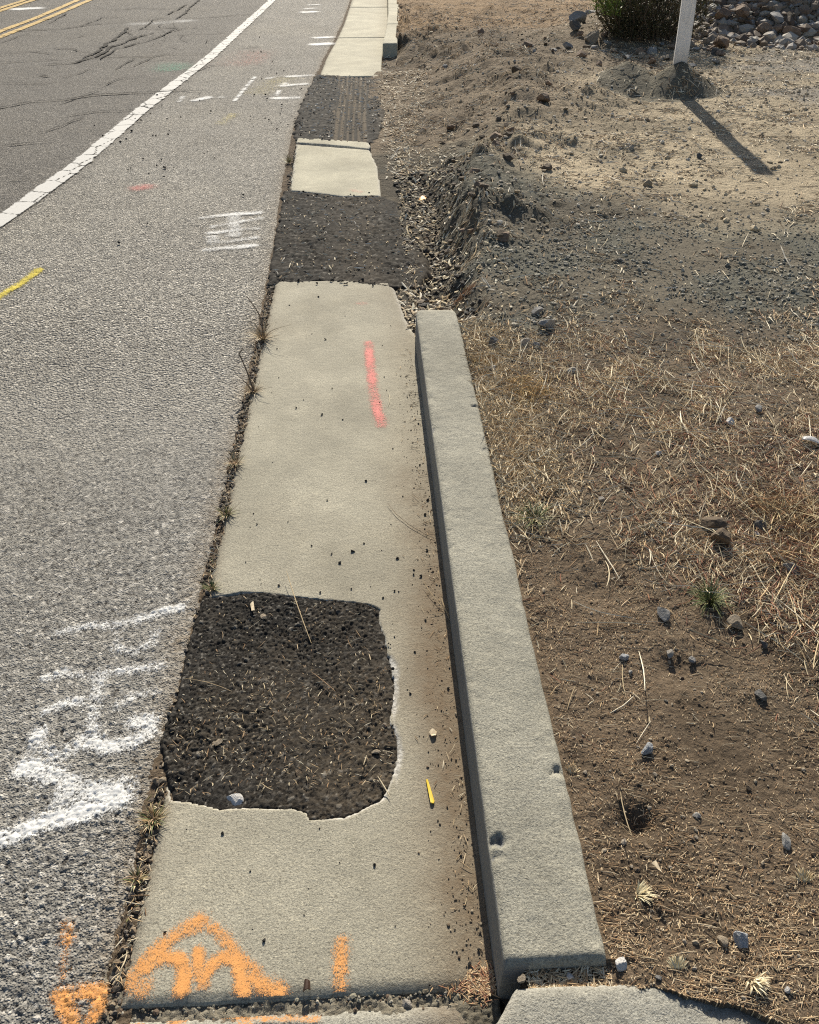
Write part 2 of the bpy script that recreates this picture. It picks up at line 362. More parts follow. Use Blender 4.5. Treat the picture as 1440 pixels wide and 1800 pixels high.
def soil_col(x, y):
    w = .8*fbm(x, y, 1.0, 4, 81); ww = .6*fbm(x, y, .35, 4, 85)
    brown = np.array([.172, .130, .089]); mid = np.array([.25, .197, .138]); grav = np.array([.138, .136, .110]); tan = np.array([.60, .505, .355])
    oran = np.array([.36, .25, .145]); grey = np.array([.30, .285, .26]); dark = np.array([.055, .048, .040])
    def mixc(c, k, t): return c*(1-t[..., None])+k*t[..., None]
    c = np.broadcast_to(brown, x.shape+(3,))
    c = mixc(c, mid, sst(1.0, 2.2, y+w)*.55)
    c = mixc(c, mid*1.1, sst(.25, .6, ww+.1*(x > .6))*.5)
    c = mixc(c, grav, sst(2.4, 2.8, y+.5*w+.35*ww)*(.62+.38*sst(-.12, .1, ww+.4*w)))
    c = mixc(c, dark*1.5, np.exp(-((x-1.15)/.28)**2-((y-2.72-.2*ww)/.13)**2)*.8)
    tl = 3.55+1.35*(1-sst(.5, 1.7, x))
    c = mixc(c, tan, sst(-.1, .8, y-tl+.9*w+.3*ww)*sst(.55, 1.1, x+.3*w)*(.72+.28*sst(-.15, .2, ww)))
    c = mixc(c, mid*1.05, sst(5.6, 6.6, y+w)*(1-sst(.9, 2.1, x+.5*w-.12*(y-6)))*.9)
    c = mixc(c, mid*.95, sst(7.6, 8.6, y+w)*(1-sst(2.5, 3.2, x))*.8)
    c = mixc(c, oran, sst(10.2, 11.3, y+w)*(1-sst(3.0, 4.5, x))*.95)
    c = mixc(c, grey, sst(6.2, 7.2, y+w)*sst(2.9, 3.3, x+.3*w)*(1-sst(8.9, 9.6, y))*sst(-.25, .1, ww)*.8)
    c = mixc(c, np.array([.20, .165, .125]), sst(.1, .4, 1-np.hypot(x-5.7, y-12.1)/2.75))
    c = mixc(c, grav*1.1, (np.hypot(x-PX+.12, y-PY-.05) < .5)*.8)
    c = c*(1-.36*sst(.02, .35, fbm(x, y, .22, 4, 88))*(1-sst(2.6, 3.4, y)))[..., None]
    c = c*(1-.25*sst(.0, .3, fbm(x, y, .3, 4, 89))*sst(3, 4, y))[..., None]
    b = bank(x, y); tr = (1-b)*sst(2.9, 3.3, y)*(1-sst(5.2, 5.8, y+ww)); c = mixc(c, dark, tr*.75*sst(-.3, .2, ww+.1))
    return c
ys = rows(.36, 26, .0026, .9, 1.32)
t = np.linspace(0, 1, 440)
Yg, Tg = np.meshgrid(ys, t, indexing='ij')
Xg = (.03+shift(Yg))+Tg**1.06*(.80+.68*Yg)
Zg = ground_z(Xg, Yg)
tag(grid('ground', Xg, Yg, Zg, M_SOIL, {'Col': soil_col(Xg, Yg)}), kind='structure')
# the land beyond, one sheet to the horizon, a little below
me_t = 3000
tv = np.array([(-me_t, -me_t, -.16), (me_t, -me_t, -.16), (me_t, me_t, -.16), (-me_t, me_t, -.16)])
tag(mesh_np('terrain', tv, np.array([[0, 1, 2, 3]]), M_SOIL, {'Col': np.tile([[.27, .21, .14]], (4, 1))}), kind='structure')

# ------------------------------------------------------------------ road
ys = rows(.36, 34, .0020, .9, 1.42)
t = np.linspace(0, 1, 470)
Yr, Tr = np.meshgrid(ys, t, indexing='ij')
Xr = asph_edge(Yr)-Tr**1.05*(.55+.66*Yr)
sp_ = np.maximum((.55+.66*Yr)/470, np.gradient(ys)[:, None]+0*Yr)
Zr, dome, sid = road_z(Xr, Yr, sp_)
edge = asph_edge(Yr)-Xr
Zr = Zr-.012*np.exp(-(edge/.012)**2)
LANE_PTS = [G(-200, 512), G(0, 390), G(138, 290), G(253, 190), G(370, 100), G(479, 0)]
_lx = np.array([p[0] for p in LANE_PTS]); _ly = np.array([p[1] for p in LANE_PTS])
def lane_x(y): return np.interp(y, np.r_[0, _ly, 40], np.r_[_lx[0]-.02, _lx, _lx[-1]+.2])
lane = sst(-.15, .1, lane_x(Yr)-Xr+.02)+.32*(1-sst(-.15, .1, lane_x(Yr)-Xr))*sst(4, 9, Yr)
dust = np.exp(-(edge/.05)**2)*.5+.35*np.exp(-((Xr+.46)**2+(Yr-1.38)**2)/.0022)
far = sst(.005, .012, sp_)
tag(grid('road', Xr, Yr, Zr, M_ASPH, {'crev': dome, 'stone': sid, 'lane': lane, 'dust': dust, 'far': far}, flip=True), kind='structure')
# ------------------------------------------------------------------ concrete gutter slabs
def slab(name, y0, y1, res, label, mat, xl=XL, xr=XR, outline=None, hole=None, lump=0., z0=0., rim_w=.02, stain_k=1., bend=False, yend=None):
    ny = max(8, int((y1-y0)/res)); nx = int((xr-xl)/res)
    yy = np.linspace(y0, y1, ny); xx = np.linspace(xl, xr-.001, nx)
    Y, X = np.meshgrid(yy, xx, indexing='ij')
    ed_l = X-xl; ed_r = xr-X; ed_0 = Y-y0; ed_1 = y1-Y
    Xs = X+(.004*fbm(Y, Y*0, .05, 3, 91)+.003*fbm(Y, Y*0, .012, 2, 92))*np.exp(-ed_l/.02)
    Ys = Y+(.003*fbm(X, X*0, .06, 3, 93+int(y0*7)))*(np.exp(-ed_0/.02)+np.exp(-ed_1/.02))
    if bend: Xs = Xs+shift(Ys)
    Z = np.full(X.shape, z0)+.0014*fbm(X, Y, .25, 3, 95)+.0005*fbm(X, Y, .012, 3, 96)
    e = np.minimum(np.minimum(ed_l, ed_0), ed_1)
    Z = Z-.008*np.exp(-(e/.010)**1.5)
    stain = np.exp(-(ed_r/.125)**2.4)*(.9+.6*fbm(X, Y, .2, 3, 97))*stain_k*(.35+.65*sst(2.7, 1.7, Y))+.28*np.clip(fbm(X, Y, .5, 4, 103)+.02, 0, 1)*stain_k*.7+.3*np.exp(-(ed_l/.02)**2)
    rim = np.zeros(X.shape)
    if outline is not None:
        sdo = poly_sd(X, Y, outline)+.006*fbm(X, Y, .05, 3, 98)
        Z = np.where(sdo > 0, -.10, Z-.008*np.exp(sdo/.008)); rim = np.maximum(rim, .6*np.exp(-(sdo/.012)**2))
    if hole is not None:
        sdh = poly_sd(X, Y, hole)+.003*fbm(X, Y, .02, 3, 99)
        wv = rim_w*(.25+.9*np.clip(fbm(X, Y, .09, 3, 100)+.35, 0, 1))*np.where(X > .02, 1.4, .45)*np.where(Y > 1.45, .35, 1)
        chip = np.clip(1-sdh/wv, 0, 1)*(sdh > 0)
        Z = Z-chip*(.003+.004*(fbm(X, Y, .012, 3, 101)*.5+.5))
        Z = np.where(sdh <= 0, -.06, Z); rim = np.maximum(rim, np.clip(chip*1.8, 0, 1)*.95)
    # skirt
    def pad(A): return np.pad(A, 1, mode='edge')
    Xp, Yp, Zp = pad(Xs), pad(Ys), pad(Z); Zp[0] = Zp[-1] = -.13; Zp[:, 0] = Zp[:, -1] = -.13
    o = grid(name, Xp, Yp, Zp, mat, {'stain': pad(np.clip(stain, 0, 1)), 'rim': pad(rim)})
    tag(o, label, 'gutter slab', 'concrete gutter slabs along the kerb')
    return o
y_far1 = G(590, 493)[1]
out1 = [(-.6, .3), (XR+.05, .3), (XR+.05, 2.95), (.150, 3.10), (.128, 3.35), (.105, 3.52), (.085, y_far1-.03), (-.1, y_far1+.015), (-.3, y_far1+.01), (-.6, y_far1+.03)]
Y0S = G(540, 1752)[1]
slab('gutter_slab', Y0S, y_far1+.03, .0042, 'long nearest gutter slab with a square black asphalt patch and a pink paint line', M_CONC, xr=XR+.006, outline=out1, hole=NEAR_HOLE)
slab('gutter_slab', .30, G(540, 1776)[1], .004, 'sliver of gutter slab at the very bottom with orange paint on its edge', M_CONC_NEAR, xl=XL-.005, z0=-.004)
ya, yb = G(590, 343)[1], G(590, 252)[1]; yc, yd = G(590, 259)[1], G(590, 243)[1]
out2 = [G(506, 338), G(512, 338), (-.30, ya-.02), G(600, 345), G(672, 347), G(668, 318), G(658, 270), G(640, 262), G(517, 252)]
out2 = [G(509, 336), G(560, 341), G(605, 347), G(671, 346), G(669, 325), G(663, 290), G(650, 264), G(590, 259.5), G(520, 254)]
slab('gutter_slab', ya-.08, yb+.05, .008, 'isolated square of pale gutter concrete between two black asphalt patches', M_CONC_FAR, xl=-.55, outline=out2, z0=.005, stain_k=.2)
out3 = [G(521, 251.5), G(590, 256.5), G(648, 262.5), G(653, 258), G(648, 250), G(610, 247.5), G(565, 244), G(522, 242.5)]
slab('gutter_slab', ya+.9, yd+.06, .008, 'narrow strip of pale concrete behind a crack on the isolated slab', M_CONC_FAR, xl=-.55, outline=out3, z0=.005, stain_k=.2)
yf = G(600, 134)[1]; j1 = G(620, 66)[1]; j2 = G(640, 12.5)[1]
slab('gutter_slab', yf, j1-.012, .016, 'far pale gutter slab whose near end meets the tyre-marked black patch', M_CONC_FAR, bend=True, stain_k=.3)
slab('gutter_slab', j1+.012, j2-.02, .02, 'far pale gutter slab between the two dark joint lines, beside the far kerb', M_CONC_FAR, bend=True, stain_k=.7)
slab('gutter_slab', j2+.02, 30, .04, 'farthest pale gutter slab cut by the top of the photo', M_CONC_FAR, bend=True, stain_k=.9)

# ------------------------------------------------------------------ kerbs
def kerb(name, y0, y1, res, label, mat, bend=False, chips=(), round0=.012, round1=.075, seed=0, x0=XR+.003, top=KT):
    prof = [(x0, -.12), (x0, -.03), (x0, 0)]
    for k in range(1, 26): prof.append((x0+.003*k/25, (top-.012)*k/25))
    for k in range(1, 9):
        a = math.pi/2*k/8; prof.append((x0+.003+.013*(1-math.cos(a)), top-.012+.012*math.sin(a)))
    xe = x0+.160
    for k in range(1, 31): prof.append((x0+.016+(xe-.012-x0-.016)*k/30, top))
    for k in range(1, 6):
        a = math.pi/2*k/5; prof.append((xe-.012+.012*math.sin(a), top-.012*(1-math.cos(a))))
    prof += [(xe+.001, top-.05), (xe+.001, -.12)]
    P = np.array(prof); n = max(10, int((y1-y0)/res)); yy = np.linspace(y0, y1, n)
    Y = np.repeat(yy[:, None], len(P), 1); X = np.repeat(P[None, :, 0], n, 0); Z = np.repeat(P[None, :, 1], n, 0)
    upn = np.clip(Z/top, 0, 1)
    u = np.cumsum(np.r_[0, np.hypot(*np.diff(P, axis=0).T)]); U = np.repeat(u[None], n, 0)
    d = .0016*fbm(U, Y, .05, 3, 110+seed)+.0011*fbm(U, Y, .011, 3, 111+seed)
    arr = np.exp(-((U-u[33])/.012)**2); d = d-.008*arr*np.clip(fbm(U, Y, .05, 4, 112+seed)-.08, 0, 1)
    brr = np.exp(-((U-u[65])/.012)**2)
    istop = (np.arange(len(P)) > 30)[None]
    Z = Z+np.where(istop, d, 0)-brr*.006*np.clip(fbm(Y, Y*0, .06, 3, 115+seed)+.1, 0, 1)
    X = X+np.where(istop, 0, -d*.5)+np.where(np.arange(len(P))[None] > 62, .004*fbm(Y, Y*0, .25, 4, 116+seed)+.0018*fbm(Y, Y*0, .03, 3, 117+seed), 0)
    for cx, cy, r, dep in chips:
        wq = r*.9*fbm(X, Y, r*1.3, 3, 118); q = np.exp(-(((X-cx+wq)/(r*1.25))**2+((Y-cy+wq*.6)/(r*.8))**2)**2.); Z = Z-np.where(istop, dep*q*(1+.8*fbm(X, Y, .008, 2, 119)), 0)
    e0 = Y-y0; e1 = y1-Y
    low = round0*np.clip(1-e0/(round0*1.1), 0, 1)**2+round1*np.clip(1-e1/(round1*1.6), 0, 1)**2.2
    X = X-(X-(x0+.095))*.62*np.clip(1-e1/.13, 0, 1)**2*(round1 > .04)
    Z = np.where(Z > 0, Z-low*upn, Z)
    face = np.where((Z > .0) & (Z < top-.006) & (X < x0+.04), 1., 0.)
    if bend: X = X+shift(Y)
    # end caps: two more rows folded to a line inside
    Xp = np.vstack([X[:1]*0+X[:1], X, X[-1:]]); Yp = np.vstack([Y[:1], Y, Y[-1:]]); Zp = np.vstack([np.minimum(Z[:1], -.12), Z, np.minimum(Z[-1:], -.12)])
    fp = np.vstack([face[:1]*0, face, face[-1:]*0])
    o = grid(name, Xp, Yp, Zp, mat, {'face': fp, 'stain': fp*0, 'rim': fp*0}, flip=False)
    o.data.flip_normals() if False else None
    tag(o, label, 'kerb', 'concrete kerbs along the gutter'); return o
cc = G(878, 1476, KT); c2 = G(874, 1505, KT)
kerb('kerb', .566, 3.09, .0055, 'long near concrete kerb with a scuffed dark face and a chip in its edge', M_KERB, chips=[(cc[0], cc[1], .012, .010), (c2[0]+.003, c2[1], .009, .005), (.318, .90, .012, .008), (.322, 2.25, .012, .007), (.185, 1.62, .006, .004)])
fk0 = G(680, 76, KT)[1]; fk1 = G(690, 42, KT)[1]
kerb('kerb', fk0, fk1-.012, .02, 'short far kerb block with its near end in shadow above the dug-out hole', M_CONC_FAR, bend=True, round1=.012, seed=3)
kerb('kerb', fk1+.012, 30, .05, 'farthest kerb curving away past the joint at the top of the photo', M_CONC_FAR, bend=True, seed=5)
# flared kerb end at the bottom of the picture
def flared():
    zt = .106
    pl = FLARE
    xx = np.arange(.15, .72, .003); yy = np.arange(.19, .56, .003); Y, X = np.meshgrid(yy, xx, indexing='ij')
    s = poly_sd(X, Y, pl)+.0025*fbm(X, Y, .03, 3, 120)+.0012*fbm(X, Y, .008, 2, 121)
    Z = zt-.012*np.clip((X-.36)/.3, 0, 1)+.0012*fbm(X, Y, .01, 3, 122)+.002*fbm(X, Y, .07, 3, 123)-.010*np.exp(s/.008)
    Z = Z-.004*np.exp(-((X-.47)/.02)**2-((Y-.49)/.012)**2)
    front = X < .20
    Z = np.where(s > 0, np.maximum(-.12, Z-(s*np.where(front, 6., 14.))), Z)
    o = grid('kerb', X, Y, np.maximum(Z, -.12), M_CONC_NEAR, {'stain': .0*X+.5*sst(.42, .56, X), 'rim': X*0+.25*np.exp(-(s/.006)**2)}, keep=Z > -.119)
    tag(o, 'flared grey kerb end at the bottom edge, cut off from the long kerb by a dirty gap', 'kerb', 'concrete kerbs along the gutter')
flared()

# ------------------------------------------------------------------ black asphalt patches
def patch(name, poly, label, res, z0, lump=.0062, cell=.0056, dust_f=None, seed=0, tyre=False, out_drop=True, grade=None):
    px = [p[0] for p in poly]; py = [p[1] for p in poly]
    xx = np.arange(min(px)-.03, max(px)+.03, res); yy = np.arange(min(py)-.03, max(py)+.03, res*1.2)
    Y, X = np.meshgrid(yy, xx, indexing='ij')
    s = poly_sd(X, Y, poly)+min(.03, .006*(res/.0023)**1.0)*fbm(X, Y, .03*(res/.0023)**.5, 3, 130+seed)
    dm, rid = aggregate(X, Y, [(cell*1.9, .22, 1.), (cell*1.2, .5, .8), (cell*.7, .85, .5)], 133+seed)
    loose = np.clip(.8+1.0*fbm(X, Y, .14, 3, 139+seed), .5, 1.4)
    Z = z0+lump*dm*loose+.004*fbm(X, Y, .06, 4, 135+seed)+.003*fbm(X, Y, .25, 2, 136)
    if grade is not None: Z = Z+grade(X, Y)
    dust = np.clip(dust_f(X, Y)+.35*fbm(X, Y, .12, 4, 138+seed), 0, 1) if dust_f else X*0
    if tyre:
        kk = np.exp(-((X-(-.12+.004*(Y-7)))/.13)**4); dm = np.where(kk > .35, 1., dm); rid = np.where(kk > .35, .45, rid)
        k = np.exp(-((X-(-.12+.004*(Y-7)))/.13)**4); ph = (X+.01*np.sin(Y*1.2))*2*math.pi/.042
        Z = Z*(1-k)+k*(z0+.002+.006*np.clip(np.cos(ph)*2, -1, 1)); dust = np.where(k > .35, .02+1.9*sst(-.1, .5, np.cos(ph)), dust)
    Z = np.where(s > 0, Z-np.clip(s*1.2, 0, .05), Z)
    o = grid(name, X, Y, Z, M_PATCH, {'crev': dm, 'stone': rid, 'dust': dust}, keep=s < .02)
    tag(o, label, 'asphalt patch', 'black asphalt patches in the gutter'); return o
def d1(X, Y): return .62*sst(-.38, .02, X)*sst(1.62, 1.1, Y)*1.0+.12
patch('asphalt_patch', NEAR_HOLE, 'nearest black crumbly asphalt patch, square, set into the long gutter slab', .0021, -.0045, dust_f=lambda X, Y: .14+.62*np.exp(-(((X+.03)/.22)**2+((Y-1.10)/.25)**2)))
PP2 = [G(*p) for p in [(480, 496), (560, 492), (640, 498), (690, 503), (740, 500), (752, 470), (735, 430), (728, 390), (700, 352), (671, 345), (600, 344), (560, 338), (500, 336), (492, 380), (483, 440), (474, 495)]]
PP2[0] = G(474, 499)
patch('asphalt_patch', PP2, 'middle dusty black asphalt patch between the long slab and the isolated slab', .008, -.003, lump=.010, cell=.013, seed=4,
      dust_f=lambda X, Y: .02+.34*np.exp(-((X+.06)/.17)**2)+.6*sst(.12, .3, X), grade=lambda X, Y: -.010*sst(.10, .2, X))
PP3 = [G(*p) for p in [(521, 246), (560, 247), (610, 250), (655, 252), (668, 232), (672, 200), (672, 160), (668, 136), (640, 137), (600, 134), (558, 131), (545, 150), (534, 175), (524, 205), (516, 240)]]
patch('asphalt_patch', PP3, 'far black asphalt patch printed with straight tyre tread lines', .013, -.001, lump=.014, cell=.022, seed=8, tyre=True,
      dust_f=lambda X, Y: -.1+.75*sst(.02, .18, X))
# ------------------------------------------------------------------ soil in the joints
def soil_strip(name, xfun0, xfun1, y0, y1, z, res, col, seed, ny=None):
    yy = rows(y0, y1, res, .8, 1.5, .06); nx = 14
    Y, T_ = np.meshgrid(yy, np.linspace(0, 1, nx), indexing='ij'); X = xfun0(Y)*(1-T_)+xfun1(Y)*T_
    Z = z+.006*fbm(X, Y, .03, 4, seed, .65)+.004*np.clip(1-(vor(X, Y, .012, seed)[0]/.6)**2, 0, 1)
    C = np.array(col)*(1+.35*fbm(X, Y, .05, 3, seed+3))[..., None]
    tag(grid(name, X, Y, Z, M_SOIL, {'Col': C}), kind='stuff')
soil_strip('joint_soil', lambda Y: asph_edge(Y)-.02, lambda Y: Y*0+XL+shift(Y)+.02, .36, 26, -.012, .004, (.15, .115, .08), 140)
xx_, yy_ = np.meshgrid(np.linspace(-.5, .17, 220), np.linspace(.50, .66, 56)); zz_ = -.013+.006*fbm(xx_, yy_, .04, 4, 146)+.004*np.clip(1-(vor(xx_, yy_, .010, 147)[0]/.6)**2, 0, 1)+.012*sst(.08, .17, xx_)
tag(grid('joint_dirt', xx_, yy_, zz_, M_SOIL, {'Col': np.array((.27, .245, .19))*(1+.3*fbm(xx_, yy_, .06, 3, 148))[..., None]*(1-.35*sst(.06, .14, xx_))[..., None]}), kind='stuff')
xx_, yy_ = np.meshgrid(np.linspace(.178, .36, 70), np.linspace(.49, .60, 44)); zz_ = .086+.006*fbm(xx_, yy_, .03, 4, 149)-.09*sst(.215, .19, xx_)
tag(grid('gap_litter_soil', xx_, yy_, zz_, M_SOIL, {'Col': np.array((.15, .115, .08))*(1+.3*fbm(xx_, yy_, .04, 3, 150))[..., None]}), kind='stuff')

# ------------------------------------------------------------------ paint marks
def surf_any(x, y, onroad):
    if onroad: return road_z(x, y, np.full(np.shape(x), .003))[0]
    return np.full(np.shape(x), .0)+.0014*fbm(x, y, .25, 3, 95)
def paint(name, strokes, mat, label, res, onroad=True, lift=.0022, grain=.5, z=0., group=None, clip=None, powr=2.):
    """strokes: list of (pixel points, width in metres, strength)"""
    sw = [([G(*p, z) for p in pts], w, k) for pts, w, k in strokes]
    ax = [p[0] for s in sw for p in s[0]]; ay = [p[1] for s in sw for p in s[0]]; w = max(s[1] for s in sw)
    xx = np.arange(min(ax)-w, max(ax)+w+res, res); yy = np.arange(min(ay)-w, max(ay)+w+res, res)
    Y, X = np.meshgrid(yy, xx, indexing='ij'); cov = np.zeros(X.shape)
    for pts, w_, k in sw:
        d = line_d(X, Y, pts) if len(pts) > 1 else np.hypot(X-pts[0][0], Y-pts[0][1])
        d = np.maximum(d+w_*.18*fbm(X, Y, w_*1.2, 3, 160), 0)
        cov = np.maximum(cov, k*np.exp(-(d/(w_*.62))**2.6)*(.84+.4*fbm(X, Y, w_*1.6, 3, 161)))
    if onroad:
        Z, dm, sid_ = road_z(X, Y, np.full(X.shape, .003)); cov = cov*(.68+.38*dm); Z = Z+lift
    else:
        Z = z+.0014*fbm(X, Y, .25, 3, 95)+.0005*fbm(X, Y, .012, 3, 96)+lift
    if clip: cov = np.where(clip(X, Y), cov, 0)
    o = grid(name, X, Y, Z, mat, {'cov': cov}, keep=cov > .06)
    return tag(o, label, 'paint mark', group)
M_WHITE = mat_paint('white_spray', (.80, .80, .78), (.70, .70, .68), 260, .3); M_LANEW = mat_paint('lane_white', (.66, .65, .62), (.56, .55, .52), 90, .3)
M_ORANGE = mat_paint('orange_spray', (.84, .42, .15), (.78, .34, .10), 480, .3); M_PINK = mat_paint('pink_spray', (.80, .28, .25), (.74, .25, .22), 420, .35)
M_YELL = mat_paint('yellow_spray', (.72, .60, .08), (.60, .48, .06), 200, .3); M_LANEY = mat_paint('lane_yellow', (.60, .42, .16), (.50, .35, .13), 60, .3)
M_GREEN = mat_paint('green_spray', (.12, .42, .28), (.10, .34, .22), 120, .3); M_RED = mat_paint('red_spray', (.62, .20, .16), (.5, .15, .12), 120, .3)
k = 1.
paint('paint_mark', [([(105,1110),(165,1098),(215,1095),(260,1083),(315,1068)], 0.0302, .85), ([(203,1098),(206,1128)], 0.0232, .55), ([(205,1138),(235,1146),(272,1130),(274,1112)], 0.0302, .7),
    ([(80,1192),(115,1183),(160,1187),(215,1178),(285,1170)], 0.0302, .75), ([(176,1187),(170,1230),(160,1270),(172,1296),(150,1300)], 0.0373, .85), ([(80,1250),(110,1237),(142,1232)], 0.0302, .7),
    ([(205,1242),(230,1225),(268,1216)], 0.0282, .6), ([(66,1288),(65,1315),(100,1328),(150,1306),(190,1312),(235,1305),(263,1290),(265,1266),(238,1268)], 0.0393, .9),
    ([(42,1350),(80,1358),(120,1378),(170,1392),(215,1402)], 0.0484, 1), ([(124,1380),(112,1410),(102,1432)], 0.0464, 1), ([(0,1474),(60,1452),(110,1432),(150,1425),(200,1408)], 0.0413, 1), ([(-80,1500),(0,1474)], 0.0413, 1), ([(130,1402),(190,1400),(215,1385)], 0.0575, .85)],
    M_WHITE, 'large smeared white spray-paint writing on the road beside the nearest black patch', .0027)
paint('paint_mark', [([(355,382),(400,377),(455,373)], 0.049, .8), ([(375,397),(410,391),(455,383)], 0.049, .7), ([(368,409),(400,405),(450,401)], 0.049, .75), ([(370,424),(400,424),(448,418)], 0.057, .7), ([(362,438),(400,435),(445,431)], 0.057, .85), ([(408,378),(413,396),(412,412)], 0.076, .75), ([(372,416),(373,426)], 0.076, .6)],
    M_WHITE, 'small ladder-like white spray-paint writing on the road by the middle black patch', .006)
kerbclip = lambda X, Y: (X > XL+.002) & (Y > Y0S+.003)
paint('paint_mark', [([(350,1618),(318,1640),(288,1664),(255,1690),(232,1716)], 0.027, 0.78), ([(352,1618),(378,1636),(402,1662),(428,1690),(452,1712)], 0.025, 0.66), ([(440,1722),(462,1734),(488,1742)], 0.031, 0.90),
    ([(350,1624),(340,1628)], 0.032, 0.66), ([(235,1722),(252,1736)], 0.036, 0.74), ([(250,1700),(275,1684),(303,1682),(322,1694),(326,1715),(320,1738)], 0.027, 0.90), ([(348,1676),(352,1700),(358,1728)], 0.023, 0.78), ([(360,1716),(372,1694),(393,1682),(414,1692),(424,1715),(428,1738)], 0.024, 0.86)],
    M_ORANGE, 'orange spray-paint triangle with scrawled curves inside it on the gutter slab', .0026, onroad=False, lift=.0016, clip=kerbclip)
paint('paint_mark', [([(601,1656),(600,1690),(598,1736)], 0.025, 0.59)], M_ORANGE, 'single upright orange spray-paint stroke on the gutter slab right of the orange triangle', .0026, onroad=False, lift=.0016, clip=kerbclip)
paint('paint_mark', [([(118,1628),(118,1652)], 0.025, 0.78), ([(117,1660),(112,1690),(108,1722)], 0.016, 0.45), ([(100,1748),(135,1742),(180,1742)], 0.023, 0.86), ([(176,1748),(172,1772),(160,1792)], 0.022, 0.78), ([(112,1748),(122,1780),(128,1815)], 0.027, 0.86)],
    M_ORANGE, 'orange spray-paint letter P and a dotted tail on the coarse road at the bottom left', .0026)
paint('paint_mark', [([(212,1779),(330,1783),(460,1790),(560,1793)], 0.010, 0.72), ([(240,1782),(245,1812)], 0.024, 0.72), ([(313,1786),(316,1812)], 0.024, 0.72), ([(430,1790),(434,1812)], 0.024, 0.72)],
    M_ORANGE, 'orange spray-paint streaks along the edge of the bottom gutter slab', .0026, onroad=False, lift=.0026, z=-.004, clip=lambda X, Y: (X > XL+.004) & (Y < G(540, 1776)[1]-.003))
paint('paint_mark', [([(648,602),(651,640),(656,685),(663,720),(670,746)], .036, .74)], M_PINK, 'long pink spray-paint stroke along the gutter slab beside the kerb end', .0035, onroad=False, lift=.0016)
paint('paint_mark', [([(630,534),(641,534)], .03, .4)], M_PINK, 'tiny faint pink spray dot at the far end of the long gutter slab', .004, onroad=False, lift=.0016)
paint('paint_mark', [([(620,335),(632,338)], .05, .4)], M_PINK, 'faint pink spray smudge on the isolated concrete square', .006, onroad=False, z=.005, lift=.0025)
paint('paint_mark', [([(-60,560),(0,521),(38,497),(68,474)], .045, .95)], M_YELL, 'short bright yellow spray-paint stroke on the road at the left edge', .005)
paint('paint_mark', [([(388,216),(398,208),(410,200)], .09, .45)], M_YELL, 'faint yellow spray stroke on the shoulder between the white line and the gutter', .012)
paint('paint_mark', [([(455,160),(480,146),(500,138)], .3, .35)], M_YELL, 'faint yellow smear beside the white utility box outline on the far shoulder', .02)
paint('paint_mark', [([(242,330),(258,328)], .11, .6)], M_PINK, 'small pinkish-red spray spot alone on the grey shoulder', .008)
paint('paint_mark', [([(420,108),(432,98),(445,92)], .5, .45)], M_RED, 'faint red spray smear on the far shoulder right of the white line', .02)
paint('paint_mark', [([(298,120),(305,114)], .35, .5)], M_GREEN, 'small faded green spray spot in the lane left of the white line', .015)
def dash(a, b, n, w, k=.85): 
    r = []
    for i in range(n):
        t0, t1 = i/n, (i+.62)/n; r.append(([(a[0]+(b[0]-a[0])*t0, a[1]+(b[1]-a[1])*t0), (a[0]+(b[0]-a[0])*t1, a[1]+(b[1]-a[1])*t1)], w, k))
    return r
paint('paint_mark', dash((412, 176), (450, 132), 7, .045, .85), M_WHITE, 'dashed white survey line on the far shoulder beside the white road line', .012)
paint('paint_mark', [([(484,172),(519,171)], .12, .85), ([(486,167),(491,158)], .05, .7), ([(497,150),(535,147)], .10, .85), ([(500,146),(503,150)], .09, .8), ([(508,134),(545,132)], .10, .8), ([(471,137),(482,134)], .09, .7)], M_WHITE, 'white box outline painted on the far shoulder beside the tyre-marked patch', .012)
paint('paint_mark', [([(553,77.5),(576,77)], .18, .95)], M_WHITE, 'nearer of the two short white bars on the shoulder by the far gutter', .02)
paint('paint_mark', [([(558,66),(579,65)], .16, .9)], M_WHITE, 'farther of the two short white bars on the shoulder by the far gutter', .02)
paint('paint_mark', [([(538,21.5),(552,20.5)], .2, .95)], M_WHITE, 'nearest bar in the farthest stack of short white bars on the shoulder', .025)
paint('paint_mark', [([(541,15),(554,14)], .14, .85)], M_WHITE, 'middle bar in the farthest stack of short white bars on the shoulder', .025)
paint('paint_mark', [([(545,8.5),(555,8)], .16, .8)], M_WHITE, 'last bar in the farthest stack of short white bars on the shoulder', .025)
paint('paint_mark', [([(343,176),(352,174)], .09, .7), ([(352,174),(366,170)], .09, .9), ([(315,178),(322,169)], .05, .75), ([(388,170),(393,170)], .08, .7)], M_WHITE, 'broken white paint flecks just right of the white road line', .012)
paint('paint_mark', [([(240,42),(280,40),(330,36)], .32, .6)], M_WHITE, 'pale worn scrape across the cracked lane near the top', .03)
paint('paint_mark', [([(36,15.5),(62,14)], .3, 1.)], M_WHITE, 'short white dash in the far lane near the yellow lines', .03)
